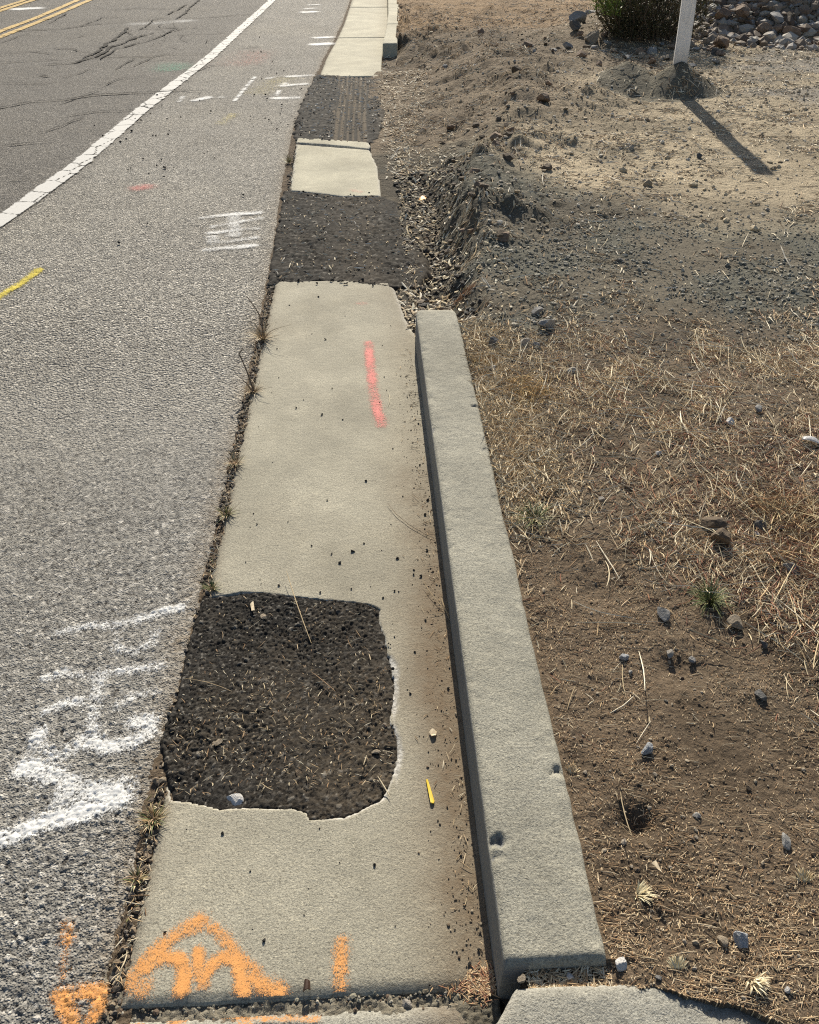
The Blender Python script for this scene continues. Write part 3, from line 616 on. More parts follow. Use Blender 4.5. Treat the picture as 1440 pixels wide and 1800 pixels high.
# lane lines
def lane_line(pts, w, mat, label, res, cat='road line'):
    pts = np.array(pts); yy = np.arange(pts[0, 1], pts[-1, 1], res)
    xc = np.interp(yy, pts[:, 1], pts[:, 0]); xc = np.convolve(np.pad(xc, 20, mode='edge'), np.ones(41)/41, 'valid')
    u = np.linspace(-.62, .62, 13)*w; Y = np.repeat(yy[:, None], 13, 1); X = xc[:, None]+u[None]
    cov = 1.15*np.clip((1-(np.abs(u[None])/(w*.5)))*9+.5+1.2*fbm(X, Y, .06, 3, 170), 0, 1)
    f1, f2, _ = vor(X*1.0, Y*.8, .17, 171); cov = cov*np.clip((f2-f1)/.085, .0, 1)
    cov = cov*(.88+.3*fbm(X, Y, .2, 3, 172))
    o = grid('road_line', X, Y, .0035+.0*X+.0025*fbm(X, Y, .8, 2, 33), mat, {'cov': cov})
    return tag(o, label, cat)
lane_line([(float(lane_x(np.array(3.3)))-.02, 3.3)]+[p for p in LANE_PTS if p[1] > 3.4]+[(float(lane_x(np.array(30.))), 30)], .118, M_LANEW, 'cracked white edge line curving up the road', .012)
def ylane(px, lbl):
    p = sorted([G(*q) for q in px], key=lambda a: a[1]); p = [(p[0][0]+.03*0, p[0][1]-2)]+p+[(p[-1][0]-.05, 32)]
    lane_line(p, .10, M_LANEY, lbl, .03)
ylane([(0, 65), (60, 42), (158, 0)], 'nearer yellow line of the nearest double yellow pair')
ylane([(0, 55), (60, 33), (137, 0)], 'farther yellow line of the nearest double yellow pair')
ylane([(0, 19.5), (40, 6)], 'nearer yellow line of the far double pair in the top left corner')
ylane([(0, 14), (28, 5)], 'farther yellow line of the far double pair in the top left corner')
# cracks: open dark fissures in the road
M_CRACK = mat_flat('crack_dark', (.03, .028, .026), (.05, .047, .043), 30, .95, .1)
def cracks():
    Vs = []; Fs = []; base = 0
    def add(px, w, jit=.03, seed=0):
        nonlocal base
        p = np.array([G(*q) for q in px]); seg = np.r_[0, np.cumsum(np.hypot(*np.diff(p, axis=0).T))]
        n = max(6, int(seg[-1]/.035)); s = np.linspace(0, seg[-1], n)
        x = np.interp(s, seg, p[:, 0])+jit*fbm(s, s*0, .35, 4, 180+seed, .6); y = np.interp(s, seg, p[:, 1])+jit*2.2*fbm(s, s*0+9, .4, 4, 185+seed, .6)
        dx = np.gradient(x); dy = np.gradient(y); L = np.hypot(dx, dy)+1e-9
        ww = .78*w*(.45+.9*np.clip(fbm(s, s*0, .12, 3, 190+seed)+.3, 0, 1.2))*np.minimum(1, np.minimum(np.arange(n), np.arange(n)[::-1])/4+.15)
        nx, ny = -dy/L, dx/L
        V = np.empty((n*2, 3)); V[0::2, 0] = x+nx*ww; V[1::2, 0] = x-nx*ww; V[0::2, 1] = y+ny*ww; V[1::2, 1] = y-ny*ww; V[:, 2] = .0065+.004*fbm(V[:, 0], V[:, 1], .8, 2, 33)
        i = np.arange(n-1)*2; Fs.append(np.stack([i, i+1, i+3, i+2], 1)+base); Vs.append(V); base += n*2
    add([(-60,196),(0,190),(30,184),(60,178),(110,176),(160,168),(230,163),(290,160),(340,158)], .022, seed=1)
    add([(288,161),(330,160),(380,158)], .010, seed=2)
    add([(110,183),(140,172),(176,158)], .012, seed=3)
    add([(-40,112),(0,110),(70,106),(130,104)], .016, seed=4); add([(70,114),(130,110),(170,98),(200,82),(240,65),(270,57)], .026, .06, 5)
    add([(130,108),(190,100),(240,101),(310,96),(370,96)], .014, seed=6); add([(170,82),(205,85),(235,79),(275,68),(310,50)], .020, .05, 7)
    add([(205,85),(185,100),(178,105)], .016, seed=8); add([(150,102),(170,88),(205,66),(230,48)], .03, .08, 9)
    add([(20,55),(60,53),(110,51),(150,45),(190,41),(230,40)], .018, seed=10); add([(305,34),(322,25),(340,10),(352,0)], .026, .06, 11); add([(310,33),(380,29),(450,24)], .014, seed=12)
    add([(300,62),(330,60),(400,58)], .012, seed=13); add([(0,76),(40,62),(60,58)], .012, seed=14); add([(85,42),(105,32),(116,24)], .016, seed=15)
    add([(0,316),(20,316),(55,316)], .010, seed=16); add([(420,84),(440,83),(462,83)], .02, seed=17); add([(290,30),(270,36),(255,48),(240,52)], .02, .06, 18); add([(330,8),(310,18),(290,27)], .02, .06, 19)
    add([(205,123),(215,114),(235,103)], .012, seed=20); add([(60,135),(75,133),(88,136)], .03, seed=21); add([(236,50),(280,51),(320,48)], .022, .05, 22); add([(310,175),(340,172),(375,172)], .008, seed=23)
    for i, c_ in enumerate([[(-40,150),(30,146),(70,148),(120,140)], [(60,235),(110,222),(150,205)], [(0,258),(50,252),(95,248)], [(180,150),(215,138),(260,134)], [(330,130),(360,118),(400,112)], [(90,84),(130,86),(160,92)], [(0,92),(60,90),(100,95)],
            [(110,205),(170,196),(240,192)], [(260,108),(300,104),(345,108)], [(220,28),(180,32),(150,44)], [(360,50),(330,48),(300,56)], [(120,70),(150,62),(190,60)], [(20,38),(70,36),(120,28)], [(200,18),(240,14),(300,16)], [(160,120),(140,130),(100,138)], [(300,92),(270,100),(230,118)]]):
        add(c_, .011, .04, 200+i)
    for i in range(34):                                     # alligator cracking around the main knot
        cx, cy = random.gauss(250, 55), random.gauss(62, 20)
        if cy < 8 or cy > 120: continue
        a = random.uniform(0, 6.28); l = random.uniform(6, 22)
        add([(cx, cy), (cx+l*math.cos(a), cy+l*.35*math.sin(a)), (cx+l*1.8*math.cos(a+.5), cy+l*.6*math.sin(a+.5))], random.uniform(.004, .008), .02, 30+i)
    tag(mesh_np('road_cracks', np.concatenate(Vs), np.concatenate(Fs)[:, ::-1], M_CRACK), kind='structure')
cracks()

# ------------------------------------------------------------------ white marker post
def post():
    m, nt, b = new_mat('weathered_white_paint', .7, .3); T = NT(nt); P = T.objc()
    mp = T.add('ShaderNodeMapping'); mp.inputs['Scale'].default_value = (60, 60, 5); nt.links.new(P, mp.inputs[0])
    n = T.noise(mp.outputs[0], 1, 5, .65); n2 = T.noise(P, 9, 4, .7)
    col = T.mix(T.mr(n, .35, .7, 0, 1), (.84, .83, .82), (.72, .71, .69)); col = T.mix(T.mr(n2, .58, .72, 0, .8), col, (.42, .39, .35))
    z = T.sep(P)[2]; col = T.mix(T.mr(z, .05, .22, .65, 0), col, (.42, .36, .28))
    nt.links.new(col, b.inputs['Base Color']); nt.links.new(T.bump(n, .003, .6), b.inputs['Normal'])
    bm = bmesh.new(); bmesh.ops.create_cube(bm, size=1)
    bmesh.ops.scale(bm, vec=(.105, .075, 1.64), verts=bm.verts); bmesh.ops.translate(bm, vec=(0, 0, .46), verts=bm.verts)
    bmesh.ops.bevel(bm, geom=bm.edges[:], offset=.006, segments=2, affect='EDGES')
    bmesh.ops.subdivide_edges(bm, edges=[e for e in bm.edges if abs(e.verts[0].co.z-e.verts[1].co.z) > 1], cuts=30)
    for v in bm.verts: v.co.x += .003*math.sin(v.co.z*5)+random.uniform(-.0008, .0008)
    me = bpy.data.meshes.new('marker_post'); bm.to_mesh(me); bm.free(); me.materials.append(m)
    for p in me.polygons: p.use_smooth = False
    o = bpy.data.objects.new('marker_post', me); COL.objects.link(o); o.location = (PX, PY, .26); o.rotation_euler = (math.radians(1), math.radians(-2.2), math.radians(-14))
    tag(o, 'white painted wooden post standing in a small dirt mound', 'post')
post()

# ------------------------------------------------------------------ rocks and stones
def rock_mesh(name, mat, seed, sub=2, cuts=13, squash=.7):
    r = random.Random(seed); bm = bmesh.new(); bmesh.ops.create_icosphere(bm, subdivisions=sub, radius=1)
    pl = []
    for _ in range(cuts):
        n = Vector((r.gauss(0, 1), r.gauss(0, 1), r.gauss(0, 1))).normalized(); pl.append((n, r.uniform(.46, .82)))
    sc = Vector((r.uniform(.8, 1.25), r.uniform(.7, 1.0), r.uniform(.5, .8)*squash/.7))
    for v in bm.verts:
        for n, d in pl:
            k = v.co.dot(n)-d
            if k > 0: v.co -= n*k
        v.co *= 1+r.uniform(-.03, .03)
        v.co = Vector((v.co.x*sc.x, v.co.y*sc.y, v.co.z*sc.z))
    me = bpy.data.meshes.new(name); bm.to_mesh(me); bm.free(); me.materials.append(mat)
    return me
MR_GREY = mat_rock('grey_stone', (.23, .225, .21), (.40, .39, .37)); MR_TAN = mat_rock('tan_stone', (.26, .21, .15), (.40, .34, .26))
MR_DARK = mat_rock('dark_stone', (.10, .097, .092), (.20, .195, .185)); MR_BROWN = mat_rock('brown_rock', (.18, .125, .085), (.33, .245, .18))
MR_WHITE = mat_rock('white_stone', (.66, .64, .60), (.82, .80, .76)); MR_SPECK = mat_rock('speckled_stone', (.2, .21, .23), (.4, .42, .44), (.62, .63, .62))
MR_BLACK = mat_rock('asphalt_crumb', (.02, .02, .02), (.05, .047, .044)); MR_PALE = mat_rock('pale_rock', (.33, .30, .26), (.50, .46, .40)); MR_CLOD = mat_rock('soil_clod', (.10, .075, .05), (.20, .155, .11))
ROCKS = {}
def rmesh(mat, i):
    key = (mat.name, i)
    if key not in ROCKS: ROCKS[key] = rock_mesh(mat.name.replace('_stone', '')+'_shape', mat, hash(mat.name) % 1000 if False else sum(map(ord, mat.name))+i*17, 3, 13)
    return ROCKS[key]
def gz(x, y): return float(ground_z(np.array([x]), np.array([y]))[0])
def stone(name, x, y, z, r, mat, label, cat, group=None, i=None, sink=.3, tilt=None, sq=1.):
    o = bpy.data.objects.new(name, rmesh(mat, random.randrange(6) if i is None else i)); COL.objects.link(o)
    o.scale = (r*random.uniform(.9, 1.1), r*random.uniform(.9, 1.1), r*random.uniform(.85, 1.1)*sq)
    o.rotation_euler = (random.uniform(-.3, .3), random.uniform(-.3, .3), random.uniform(0, 6.28)) if tilt is None else tilt
    o.location = (x, y, z+r*.55*sq*(1-2*sink)+r*.05)
    return tag(o, label, cat, group)
def verge_stone(px, py, wpx, mat, label, i=None, sink=.25, name='stone', sq=1.):
    x, y = G(px, py, .13); z = gz(x, y); x, y = G(px, py, z); z = gz(x, y)
    dist = math.sqrt(x*x+y*y+(CAM_H-z)**2)
    return stone(name, x, y, z, wpx/FPX*dist*.5/.95, mat, label, 'stone', None, i, sink*.55, None, sq)
for a in [
    (867, 607, 28, MR_DARK, 'dark angular stone beside the far end of the near kerb', 1, .15), (957, 578, 34, MR_GREY, 'biggest blue-grey stone on the gravel by the kerb end', 2, .2), (945, 552, 22, MR_GREY, 'grey stone just behind the biggest blue-grey stone', 3, .2),
    (922, 605, 20, MR_PALE, 'pale grey stone on bare soil right of the dark kerb-end stone', 1, .2), (942, 610, 13, MR_GREY, 'small grey pebble touching the pale grey stone by the kerb end', 0, .2), (866, 650, 17, MR_WHITE, 'small whitish stone among dry straw beside the kerb', 2, .3),
    (1022, 673, 11, MR_GREY, 'little grey stone on the brown soil below the dark gravel', 4, .3), (1333, 722, 18, MR_GREY, 'grey-brown stone on bare soil left of the white shard', 2, .3), (1282, 745, 17, MR_WHITE, 'white angular stone on the brown soil above the straw', 1, .3),
    (1157, 798, 13, MR_WHITE, 'small flat white pebble in the middle of the dry straw', 3, .3), (1056, 879, 16, MR_PALE, 'pale pinkish stone on the bare brown soil', 4, .3), (1163, 1084, 26, MR_GREY, 'rounded blue-grey stone on bare soil left of the green grass tuft', 0, .25),
    (1292, 1102, 30, MR_TAN, 'angular olive-tan stone just below the green grass tuft', 3, .2), (1342, 1137, 17, MR_DARK, 'dark blue pebble in the straw below the tan stone', 2, .2), (1096, 1157, 18, MR_SPECK, 'dark stone with a white top on rippled soil', 1, .25),
    (1175, 1157, 20, MR_PALE, 'flat pale grey stone pressed into the soil', 2, .55), (1216, 1168, 20, MR_GREY, 'grey flat stone right of the pressed pale stone', 5, .4), (1108, 1184, 11, MR_GREY, 'small blue-grey pebble under the white-topped dark stone', 4, .3),
    (1138, 1322, 26, MR_SPECK, 'dark elongated stone with a white stripe on bare brown soil', 2, .2), (1337, 1226, 22, MR_DARK, 'brown-black stone at the edge of the thick straw', 5, .35), (1314, 1387, 13, MR_CLOD, 'round brown pebble on bare soil in the lower right', 3, .3),
    (1382, 1481, 24, MR_GREY, 'smooth pale blue-grey stone near the right edge low down', 3, .3), (1225, 1434, 14, MR_GREY, 'grey chip half buried in woody litter', 1, .4), (1302, 1654, 34, MR_SPECK, 'blue and white speckled stone in the bottom right litter', 4, .3),
    (1272, 1655, 22, MR_TAN, 'orange-tan flat chip touching the speckled stone', 2, .45), (1090, 1698, 22, MR_WHITE, 'bluish white stone at the back corner of the kerb end', 1, .2), (1158, 1721, 11, MR_GREY, 'small blue-grey pebble by the corner of the flared kerb', 3, .3),
    (1356, 1784, 12, MR_WHITE, 'tiny white pebble beside the flared kerb at the bottom right', 2, .3), (1335, 926, 26, MR_DARK, 'dark slate stone in the dense straw right side', 1, .3), (1372, 930, 15, MR_GREY, 'small grey stone right of the dark slate stone', 3, .3), (1388, 1003, 24, MR_GREY, 'grey stone buried in straw at the right side', 0, .4),
    (1105, 860, 16, MR_CLOD, 'brown clod stone on bare soil left of the straw', 2, .3), (1250, 925, 40, MR_CLOD, 'large dark earth clod in the straw', 1, .35), (1270, 950, 44, MR_CLOD, 'larger dark earth clod in front of another clod', 4, .35), (1330, 940, 10, MR_WHITE, 'tiny white chip by the dark slate stone', 4, .3),
    (1005, 655, 16, MR_PALE, 'pale pebble at the front edge of the dark gravel', 0, .3), (1090, 460, 14, MR_DARK, 'lone dark pebble in the upper gravel', 2, .3), (1228, 277, 12, MR_DARK, 'lone dark stone on tan dirt left of the post shadow', 2, .2), (1361, 297, 9, MR_CLOD, 'brown clod at the tip of the post shadow', 3, .2),
    (956, 178, 30, MR_BROWN, 'brown rock on the dirt ridge left of the post', 1, .25), (793, 225, 18, MR_BROWN, 'brown clod on the slope beside the tyre-marked patch', 3, .2), (927, 85, 18, MR_BROWN, 'dark brown rock in the upper middle dirt', 4, .25), (1128, 103, 13, MR_TAN, 'tan upright clod on the mound left of the post', 5, .1), (865, 315, 12, MR_TAN, 'small tan stone on the bank above the trench', 1, .3)]:
    verge_stone(*a)
sx, sy = G(1003, 1716, .095); stone('stone', sx, sy, .092, .008, MR_WHITE, 'white angular chip in the litter of the kerb gap', 'stone', None, 2, .2)
sx, sy = G(917, 1720, .105); stone('stone', sx, sy, .100, .010, MR_TAN, 'tan pebble on the front corner of the kerb gap', 'stone', None, 1, .2)
sx, sy = G(715, 1765, -.01); stone('stone', sx, sy, -.014, .009, MR_PALE, 'pale pebble in the joint under the gutter slab', 'stone', None, 3, .3)
sx, sy = G(408, 1757, -.01); stone('stone', sx, sy, -.012, .0045, MR_WHITE, 'tiny white ball-like pebble in the joint below the orange triangle', 'stone', None, 0, .2)
sx, sy = G(254, 1757, -.01); stone('asphalt_lump', sx+.02, sy, -.014, .022, MR_BLACK, 'black asphalt lump in the joint below the orange triangle', 'asphalt lump', None, 3, .62)
sx, sy = G(408, 1408); stone('concrete_chunk', sx, sy, -.008, .030, MR_WHITE, 'white broken concrete chunk at the front edge of the nearest black patch', 'concrete chunk', None, 2, .5, sq=.45)
for px, py, w, mt, lb in [(464, 1083, 20, MR_TAN, 'tan wedge-shaped pebble on the nearest black patch'), (382, 1304, 24, MR_TAN, 'long flat tan pebble on the lower left of the nearest black patch'), (661, 1320, 18, MR_TAN, 'tan pebble at the right side of the nearest black patch'), (524, 1358, 16, MR_CLOD, 'brown pebble low on the nearest black patch')]:
    x, y = G(px, py); stone('pebble', x, y, -.004, w/FPX*math.hypot(y, CAM_H)*.5, mt, lb, 'stone', None, None, .25, sq=.7)
# crumbs of asphalt on the concrete and the road
CR = [(432, 988), (459, 1027), (447, 914), (440, 927), (452, 922), (446, 903), (500, 1085), (563, 1042), (618, 970), (640, 956), (735, 775), (736, 745), (738, 818), (644, 846), (575, 880), (487, 613), (492, 613), (490, 664), (584, 683), (478, 690), (509, 537), (560, 522), (607, 556), (667, 708), (620, 970), (671, 968), (548, 960), (727, 1010), (701, 1040), (694, 1040), (777, 975), (751, 968), (740, 1013), (716, 1175), (716, 1213), (690, 1097), (760, 1343), (757, 1342), (802, 1337), (912, 1140), (893, 1213), (745, 1295), (790, 1175), (562, 1457), (392, 1466), (328, 1458), (290, 1640), (810, 1430), (795, 1560), (800, 1583), (826, 1695), (695, 1628), (820, 1700), (845, 1640), (755, 1732), (753, 1735), (650, 620), (572, 597), (603, 738), (521, 717), (620, 1060), (790, 1090), (780, 1130), (796, 1210), (748, 905), (747, 930), (752, 880), (757, 1000), (765, 1060), (780, 1252), (783, 1300), (786, 1420), (816, 1590), (842, 1670)]
lab_c = 'small black asphalt crumb lying loose on the long gutter slab'
for px, py in CR+[(random.uniform(430, 700), random.uniform(560, 1720)) for _ in range(45)]:
    x, y = G(px, py)
    if x > .155 or x < XL+.02: x = .155-abs(random.gauss(0, .05))
    if poly_sd(np.array([x]), np.array([y]), NEAR_HOLE)[0] < .01: continue
    stone('asphalt_crumb', x, y, .0, random.choice([.0016, .002, .0025, .003, .0035, .005])*(.85 if y < 1.5 else 1.15), MR_BLACK, lab_c, 'asphalt crumb', 'asphalt crumbs on the long slab', None, .1)
for i in range(70):
    px, py = random.choice([(random.gauss(285, 45), random.gauss(255, 40)), (random.uniform(150, 480), random.uniform(150, 480)), (random.uniform(440, 500), random.uniform(60, 240))])
    x, y = G(px, py)
    if x > -.58: continue
    stone('asphalt_crumb', x, y, .0, random.uniform(.005, .012), MR_BLACK, 'small black asphalt crumb lying loose on the grey road shoulder', 'asphalt crumb', 'asphalt crumbs on the shoulder', None, .15)
for i in range(60):                                         # crumbs round the patches' rims
    px, py = random.choice([(random.uniform(488, 660), random.gauss(494, 4)), (random.uniform(518, 660), random.gauss(343, 4)), (random.gauss(520, 8), random.uniform(150, 240)), (random.gauss(690, 6), random.uniform(1110, 1380))])
    x, y = G(px, py); stone('asphalt_crumb', x, y, .004, random.uniform(.004, .011)*(1 if y > 2 else .5), MR_BLACK, 'black asphalt crumb spilled along the rim of a black patch', 'asphalt crumb', 'asphalt crumbs along the patch rims', None, .2)

# rubble heap and rock clusters behind the post
def far_rock(x, y, r, mat, label, group):
    stone('rock', x, y, gz(x, y), r, mat, label, 'rock', group, None, .22)
for px, py, w, mt, lb in [(1015, 42, 38, MR_GREY, 'large grey rock at the left foot of the dark bush'), (1040, 30, 26, MR_GREY, 'blue-grey rock on top of the cluster left of the bush'), (1012, 50, 22, MR_DARK, 'dark rock at the left end of the cluster by the bush'), (1025, 62, 26, MR_BROWN, 'brown rock in front of the cluster left of the bush'), (1042, 74, 28, MR_TAN, 'tan rock below the bush on the dirt ridge'), (1022, 100, 20, MR_BROWN, 'brown rock left of the post mound'), (1045, 60, 22, MR_GREY, 'grey rock tucked under the bush'),
        (1268, 83, 38, MR_BROWN, 'large brown rock at the foot of the rubble heap right of the post'), (1295, 55, 34, MR_PALE, 'pale rock on the lower rubble heap'), (1308, 62, 30, MR_BROWN, 'brown rock beside the pale rock on the lower rubble heap'), (1352, 74, 26, MR_PALE, 'pale tan rock at the front of the rubble heap'), (1375, 60, 30, MR_BROWN, 'upright brown rock in the front row of the rubble heap'), (1400, 64, 40, MR_BROWN, 'broadest brown rock in the front row of the rubble heap'), (1381, 84, 26, MR_PALE, 'flat pale rock lying in front of the rubble heap'), (1272, 60, 30, MR_BROWN, 'brown boulder just right of the post base'), (1395, 15, 24, MR_GREY, 'grey block high on the right of the rubble heap'), (1428, 18, 34, MR_GREY, 'long grey slab at the right edge of the rubble heap'), (1255, 95, 20, MR_DARK, 'dark rock in the shade at the post side of the heap')]:
    for _ in range(1):
        z = .15; x, y = G(px, py, z)
        for _i in range(4): z = gz(x, y); x, y = G(px, py, z)
        stone('rock', x, y, z, w/FPX*math.hypot(y, 1.2)*.52, mt, lb, 'rock', None, None, .2)
cnt = 0; rr = random.Random(5)
while cnt < 295:
    x = rr.uniform(3.3, 7.4); y = rr.uniform(9.3, 11.1); d = math.hypot(x-5.7, y-12.1)
    if d > 2.8 or d < .9: continue
    r = min(.13, .035+rr.expovariate(1/.028)); cnt += 1
    far_rock(x, y, r, rr.choice([MR_BROWN, MR_BROWN, MR_DARK, MR_GREY, MR_CLOD, MR_BROWN]), 'broken brown or grey rock in the rubble heap behind the post', 'rocks of the rubble heap')
for i in range(60):
    x = rr.gauss(2.45, .5); y = rr.gauss(9.2, .55)
    far_rock(x, y, rr.uniform(.02, .06), rr.choice([MR_BROWN, MR_TAN, MR_CLOD, MR_GREY]), 'small rock on the rough dirt ridge left of the post', 'rocks on the dirt ridge')
for i in range(70):
    t_ = rr.random()*4; k_ = int(t_); RP = [(.48, 3.5), (.56, 4.6), (.78, 5.4), (1.05, 6.4), (1.45, 7.6)]; q = min(k_, 3); f_ = t_-k_
    x = RP[q][0]*(1-f_)+RP[q+1][0]*f_+rr.gauss(-.03, .16); y = RP[q][1]*(1-f_)+RP[q+1][1]*f_+rr.gauss(0, .12)
    if x < .42: continue
    stone('soil_clod', x, y, gz(x, y), rr.uniform(.014, .045), rr.choice([MR_CLOD, MR_CLOD, MR_BROWN, MR_TAN]), 'crumbly soil clod on the bank above the dug-out trench', 'clod', 'soil clods on the bank', None, .35)
# loose chips: gravel, clods, crumbs by the thousand
def scatter_chips(name, x, y, z, r, col, mat, seed, kind='stuff', flat=.7):
    bm = bmesh.new(); bmesh.ops.create_icosphere(bm, subdivisions=1, radius=1); bv = np.array([v.co[:] for v in bm.verts]); bf = np.array([[v.index for v in f.verts] for f in bm.faces]); bm.free()
    g = np.random.default_rng(seed); n = len(x); k = len(bv)
    jit = 1+g.uniform(-.32, .22, (n, k, 1)); V = bv[None]*jit
    sc = np.stack([g.uniform(.8, 1.4, n), g.uniform(.7, 1.1, n), g.uniform(.5, .9, n)*flat/.7], 1)[:, None]
    V = V*sc*r[:, None, None]; a = g.uniform(0, 6.28, n); ca, sa = np.cos(a)[:, None], np.sin(a)[:, None]
    X = V[..., 0]*ca-V[..., 1]*sa; Y = V[..., 0]*sa+V[..., 1]*ca
    V = np.stack([X+x[:, None], Y+y[:, None], V[..., 2]+(z+r*.25)[:, None]], -1).reshape(-1, 3)
    Fa = (bf[None]+(np.arange(n)*k)[:, None, None]).reshape(-1, 3)
    tag(mesh_np(name, V, Fa, mat, {'Col': np.repeat(col, k, 0)}, smooth=False), kind=kind)
def pick(n, x0, x1, y0, y1, dens, seed):
    g = np.random.default_rng(seed); xs = []; ys_ = []; tot = 0
    while tot < n:
        x = g.uniform(x0, x1, n*3); y = y0*(y1/y0)**g.uniform(0, 1, n*3)   # thinner with distance
        k = g.uniform(0, 1, n*3) < dens(x, y); xs.append(x[k]); ys_.append(y[k]); tot += k.sum()
        if len(xs) > 60: break
    x = np.concatenate(xs)[:n]; y = np.concatenate(ys_)[:n]; return x, y
def vis(x, y): return (x < .80+.60*y)*1.
g_ = np.random.default_rng(3)
def gcol(pal, n, g=g_, v=.25):
    c = np.array(pal)[g.integers(0, len(pal), n)]; return c*(1+g.uniform(-v, v, (n, 1)))
dens = lambda x, y: vis(x, y)*bank(x, y)*(y > 2.4)*np.exp(-((y-3.2-.25*np.sin(x*2))/.75)**2)*(.35+.65*(fbm(x, y, .35, 3, 85) > -.1))
x, y = pick(11000, .35, 3.4, 2.3, 5.4, dens, 11); scatter_chips('gravel', x, y, ground_z(x, y), np.clip(.0022+g_.exponential(.0018, len(x)), 0, .012), gcol([(.22, .21, .17), (.16, .155, .13), (.30, .28, .23), (.19, .175, .135), (.44, .40, .32)], len(x)), M_PEB, 1)
dens = lambda x, y: vis(x, y)*(x > .335)*np.where(y < 2.7, .7, bank(x, y)*.4)
x, y = pick(7000, .33, 2.4, .5, 2.9, dens, 12); scatter_chips('soil_crumbs', x, y, ground_z(x, y), np.clip(.0013+g_.exponential(.0008, len(x)), 0, .006), gcol([(.14, .10, .062), (.19, .14, .09), (.10, .072, .048), (.34, .28, .2), (.26, .22, .17)], len(x)), M_PEB, 2)
dens = lambda x, y: vis(x, y)*bank(x, y)*np.where((x > 2.7) & (y > 6), 1, np.where(x < 2.0, .6, .22))
x, y = pick(15000, .3, 8, 3.8, 13, dens, 13); scatter_chips('loose_dirt', x, y, ground_z(x, y), np.clip(.003+g_.exponential(.0032, len(x)), 0, .026), gcol([(.36, .29, .195), (.44, .36, .24), (.52, .43, .30), (.30, .235, .155), (.56, .51, .42), (.40, .35, .28)], len(x)), M_PEB, 3)
dens = lambda x, y: (1-bank(x, y))*(x > .17)*(x < .62)
x, y = pick(1700, .16, .62, 2.95, 5.4, dens, 14); scatter_chips('trench_crumbs', x, y, np.maximum(ground_z(x, y), -.05), np.clip(.0035+g_.exponential(.0035, len(x)), 0, .02), gcol([(.03, .028, .026), (.06, .052, .044), (.10, .085, .065), (.18, .14, .10)], len(x)), M_PEB, 4)
dens = lambda x, y: vis(x, y)*np.exp(-((np.hypot(x-5.7, y-12.1)-1.8)/1.1)**2)*(y < 12)
x, y = pick(10000, 3.1, 8, 9.0, 11.6, dens, 15); scatter_chips('rubble_bits', x, y, ground_z(x, y), np.clip(.012+g_.exponential(.018, len(x)), 0, .08), gcol([(.19, .145, .105), (.25, .20, .15), (.28, .26, .235), (.15, .11, .08), (.34, .31, .26)], len(x)), M_PEB, 5)
g5 = np.random.default_rng(8)
y = .63+g5.uniform(0, 1, 900)**1.3*2.2; x = XR-.004-np.abs(g5.normal(0, .035, 900)); scatter_chips('gutter_grit', x, y, x*0+.0005, np.clip(.0006+g5.exponential(.0006, 900), 0, .003), gcol([(.14, .105, .07), (.2, .15, .105), (.08, .065, .05), (.3, .25, .18)], 900), M_PEB, 6)
y = .38+g5.uniform(0, 1, 2600)**1.6*6; x = asph_edge(y)*.45+(XL+shift(y))*.55+g5.normal(0, .009, 2600); k = (poly_sd(x, y, NEAR_HOLE) > .005) & (poly_sd(x, y, PP2) > .02) & (poly_sd(x, y, PP3) > .03); x, y = x[k], y[k]
scatter_chips('joint_grit', x, y, x*0-.008, np.clip(.0018+g5.exponential(.0016, len(x)), 0, .007)*(1+.12*y), gcol([(.17, .13, .09), (.24, .19, .13), (.08, .065, .05), (.34, .28, .2), (.13, .11, .09)], len(x)), M_PEB, 7)
x = g5.uniform(-.44, .165, 900); y = .588+g5.normal(0, .008, 900); scatter_chips('joint_crumbs', x, y, x*0-.010+.01*sst(.08, .17, x), np.clip(.0008+g5.exponential(.0009, 900), 0, .005), gcol([(.27, .25, .19), (.2, .17, .12), (.34, .31, .25), (.14, .1, .07)], 900), M_PEB, 8)

# ------------------------------------------------------------------ straw, woody litter
def straws(name, x, y, zf, L, w, col, seed, mat=M_STRAW, pitch=.10, kind='stuff', az=None, curv=.35, lift=.0015, obj_tag=None, flatten=.45):
    g = np.random.default_rng(seed); n = len(x); a = g.uniform(0, 6.28, n) if az is None else az
    cv = g.normal(0, curv, n); pt = g.normal(0, pitch, n); K = 5
    s = np.linspace(-.5, .5, K); V = np.zeros((n, K, 3, 3))
    px, py = x-0, y-0; pos = []
    for k_ in range(K):
        th = a+cv*s[k_]
        cx = x+np.cos(a+cv*s[k_]*.5)*L*s[k_]; cy = y+np.sin(a+cv*s[k_]*.5)*L*s[k_]
        cz = zf(cx, cy)+lift+np.abs(np.sin(pt))*L*(.5+s[k_]*np.sign(pt))
        wk = w*(1-.55*abs(s[k_]*2)**3)
        nx, ny = -np.sin(th), np.cos(th)
        V[:, k_, 0] = np.stack([cx+nx*wk, cy+ny*wk, cz], -1); V[:, k_, 1] = np.stack([cx, cy, cz+wk*flatten*2], -1); V[:, k_, 2] = np.stack([cx-nx*wk, cy-ny*wk, cz], -1)
    idx = np.arange(n*K*3).reshape(n, K, 3)
    F1 = np.stack([idx[:, :-1, 0], idx[:, :-1, 1], idx[:, 1:, 1], idx[:, 1:, 0]], -1).reshape(-1, 4)
    F2 = np.stack([idx[:, :-1, 1], idx[:, :-1, 2], idx[:, 1:, 2], idx[:, 1:, 1]], -1).reshape(-1, 4)
    o = mesh_np(name, V.reshape(-1, 3), np.concatenate([F1, F2]), mat, {'Col': np.repeat(col, K*3, 0)}, smooth=False)
    if kind: tag(o, kind=kind)
    return o
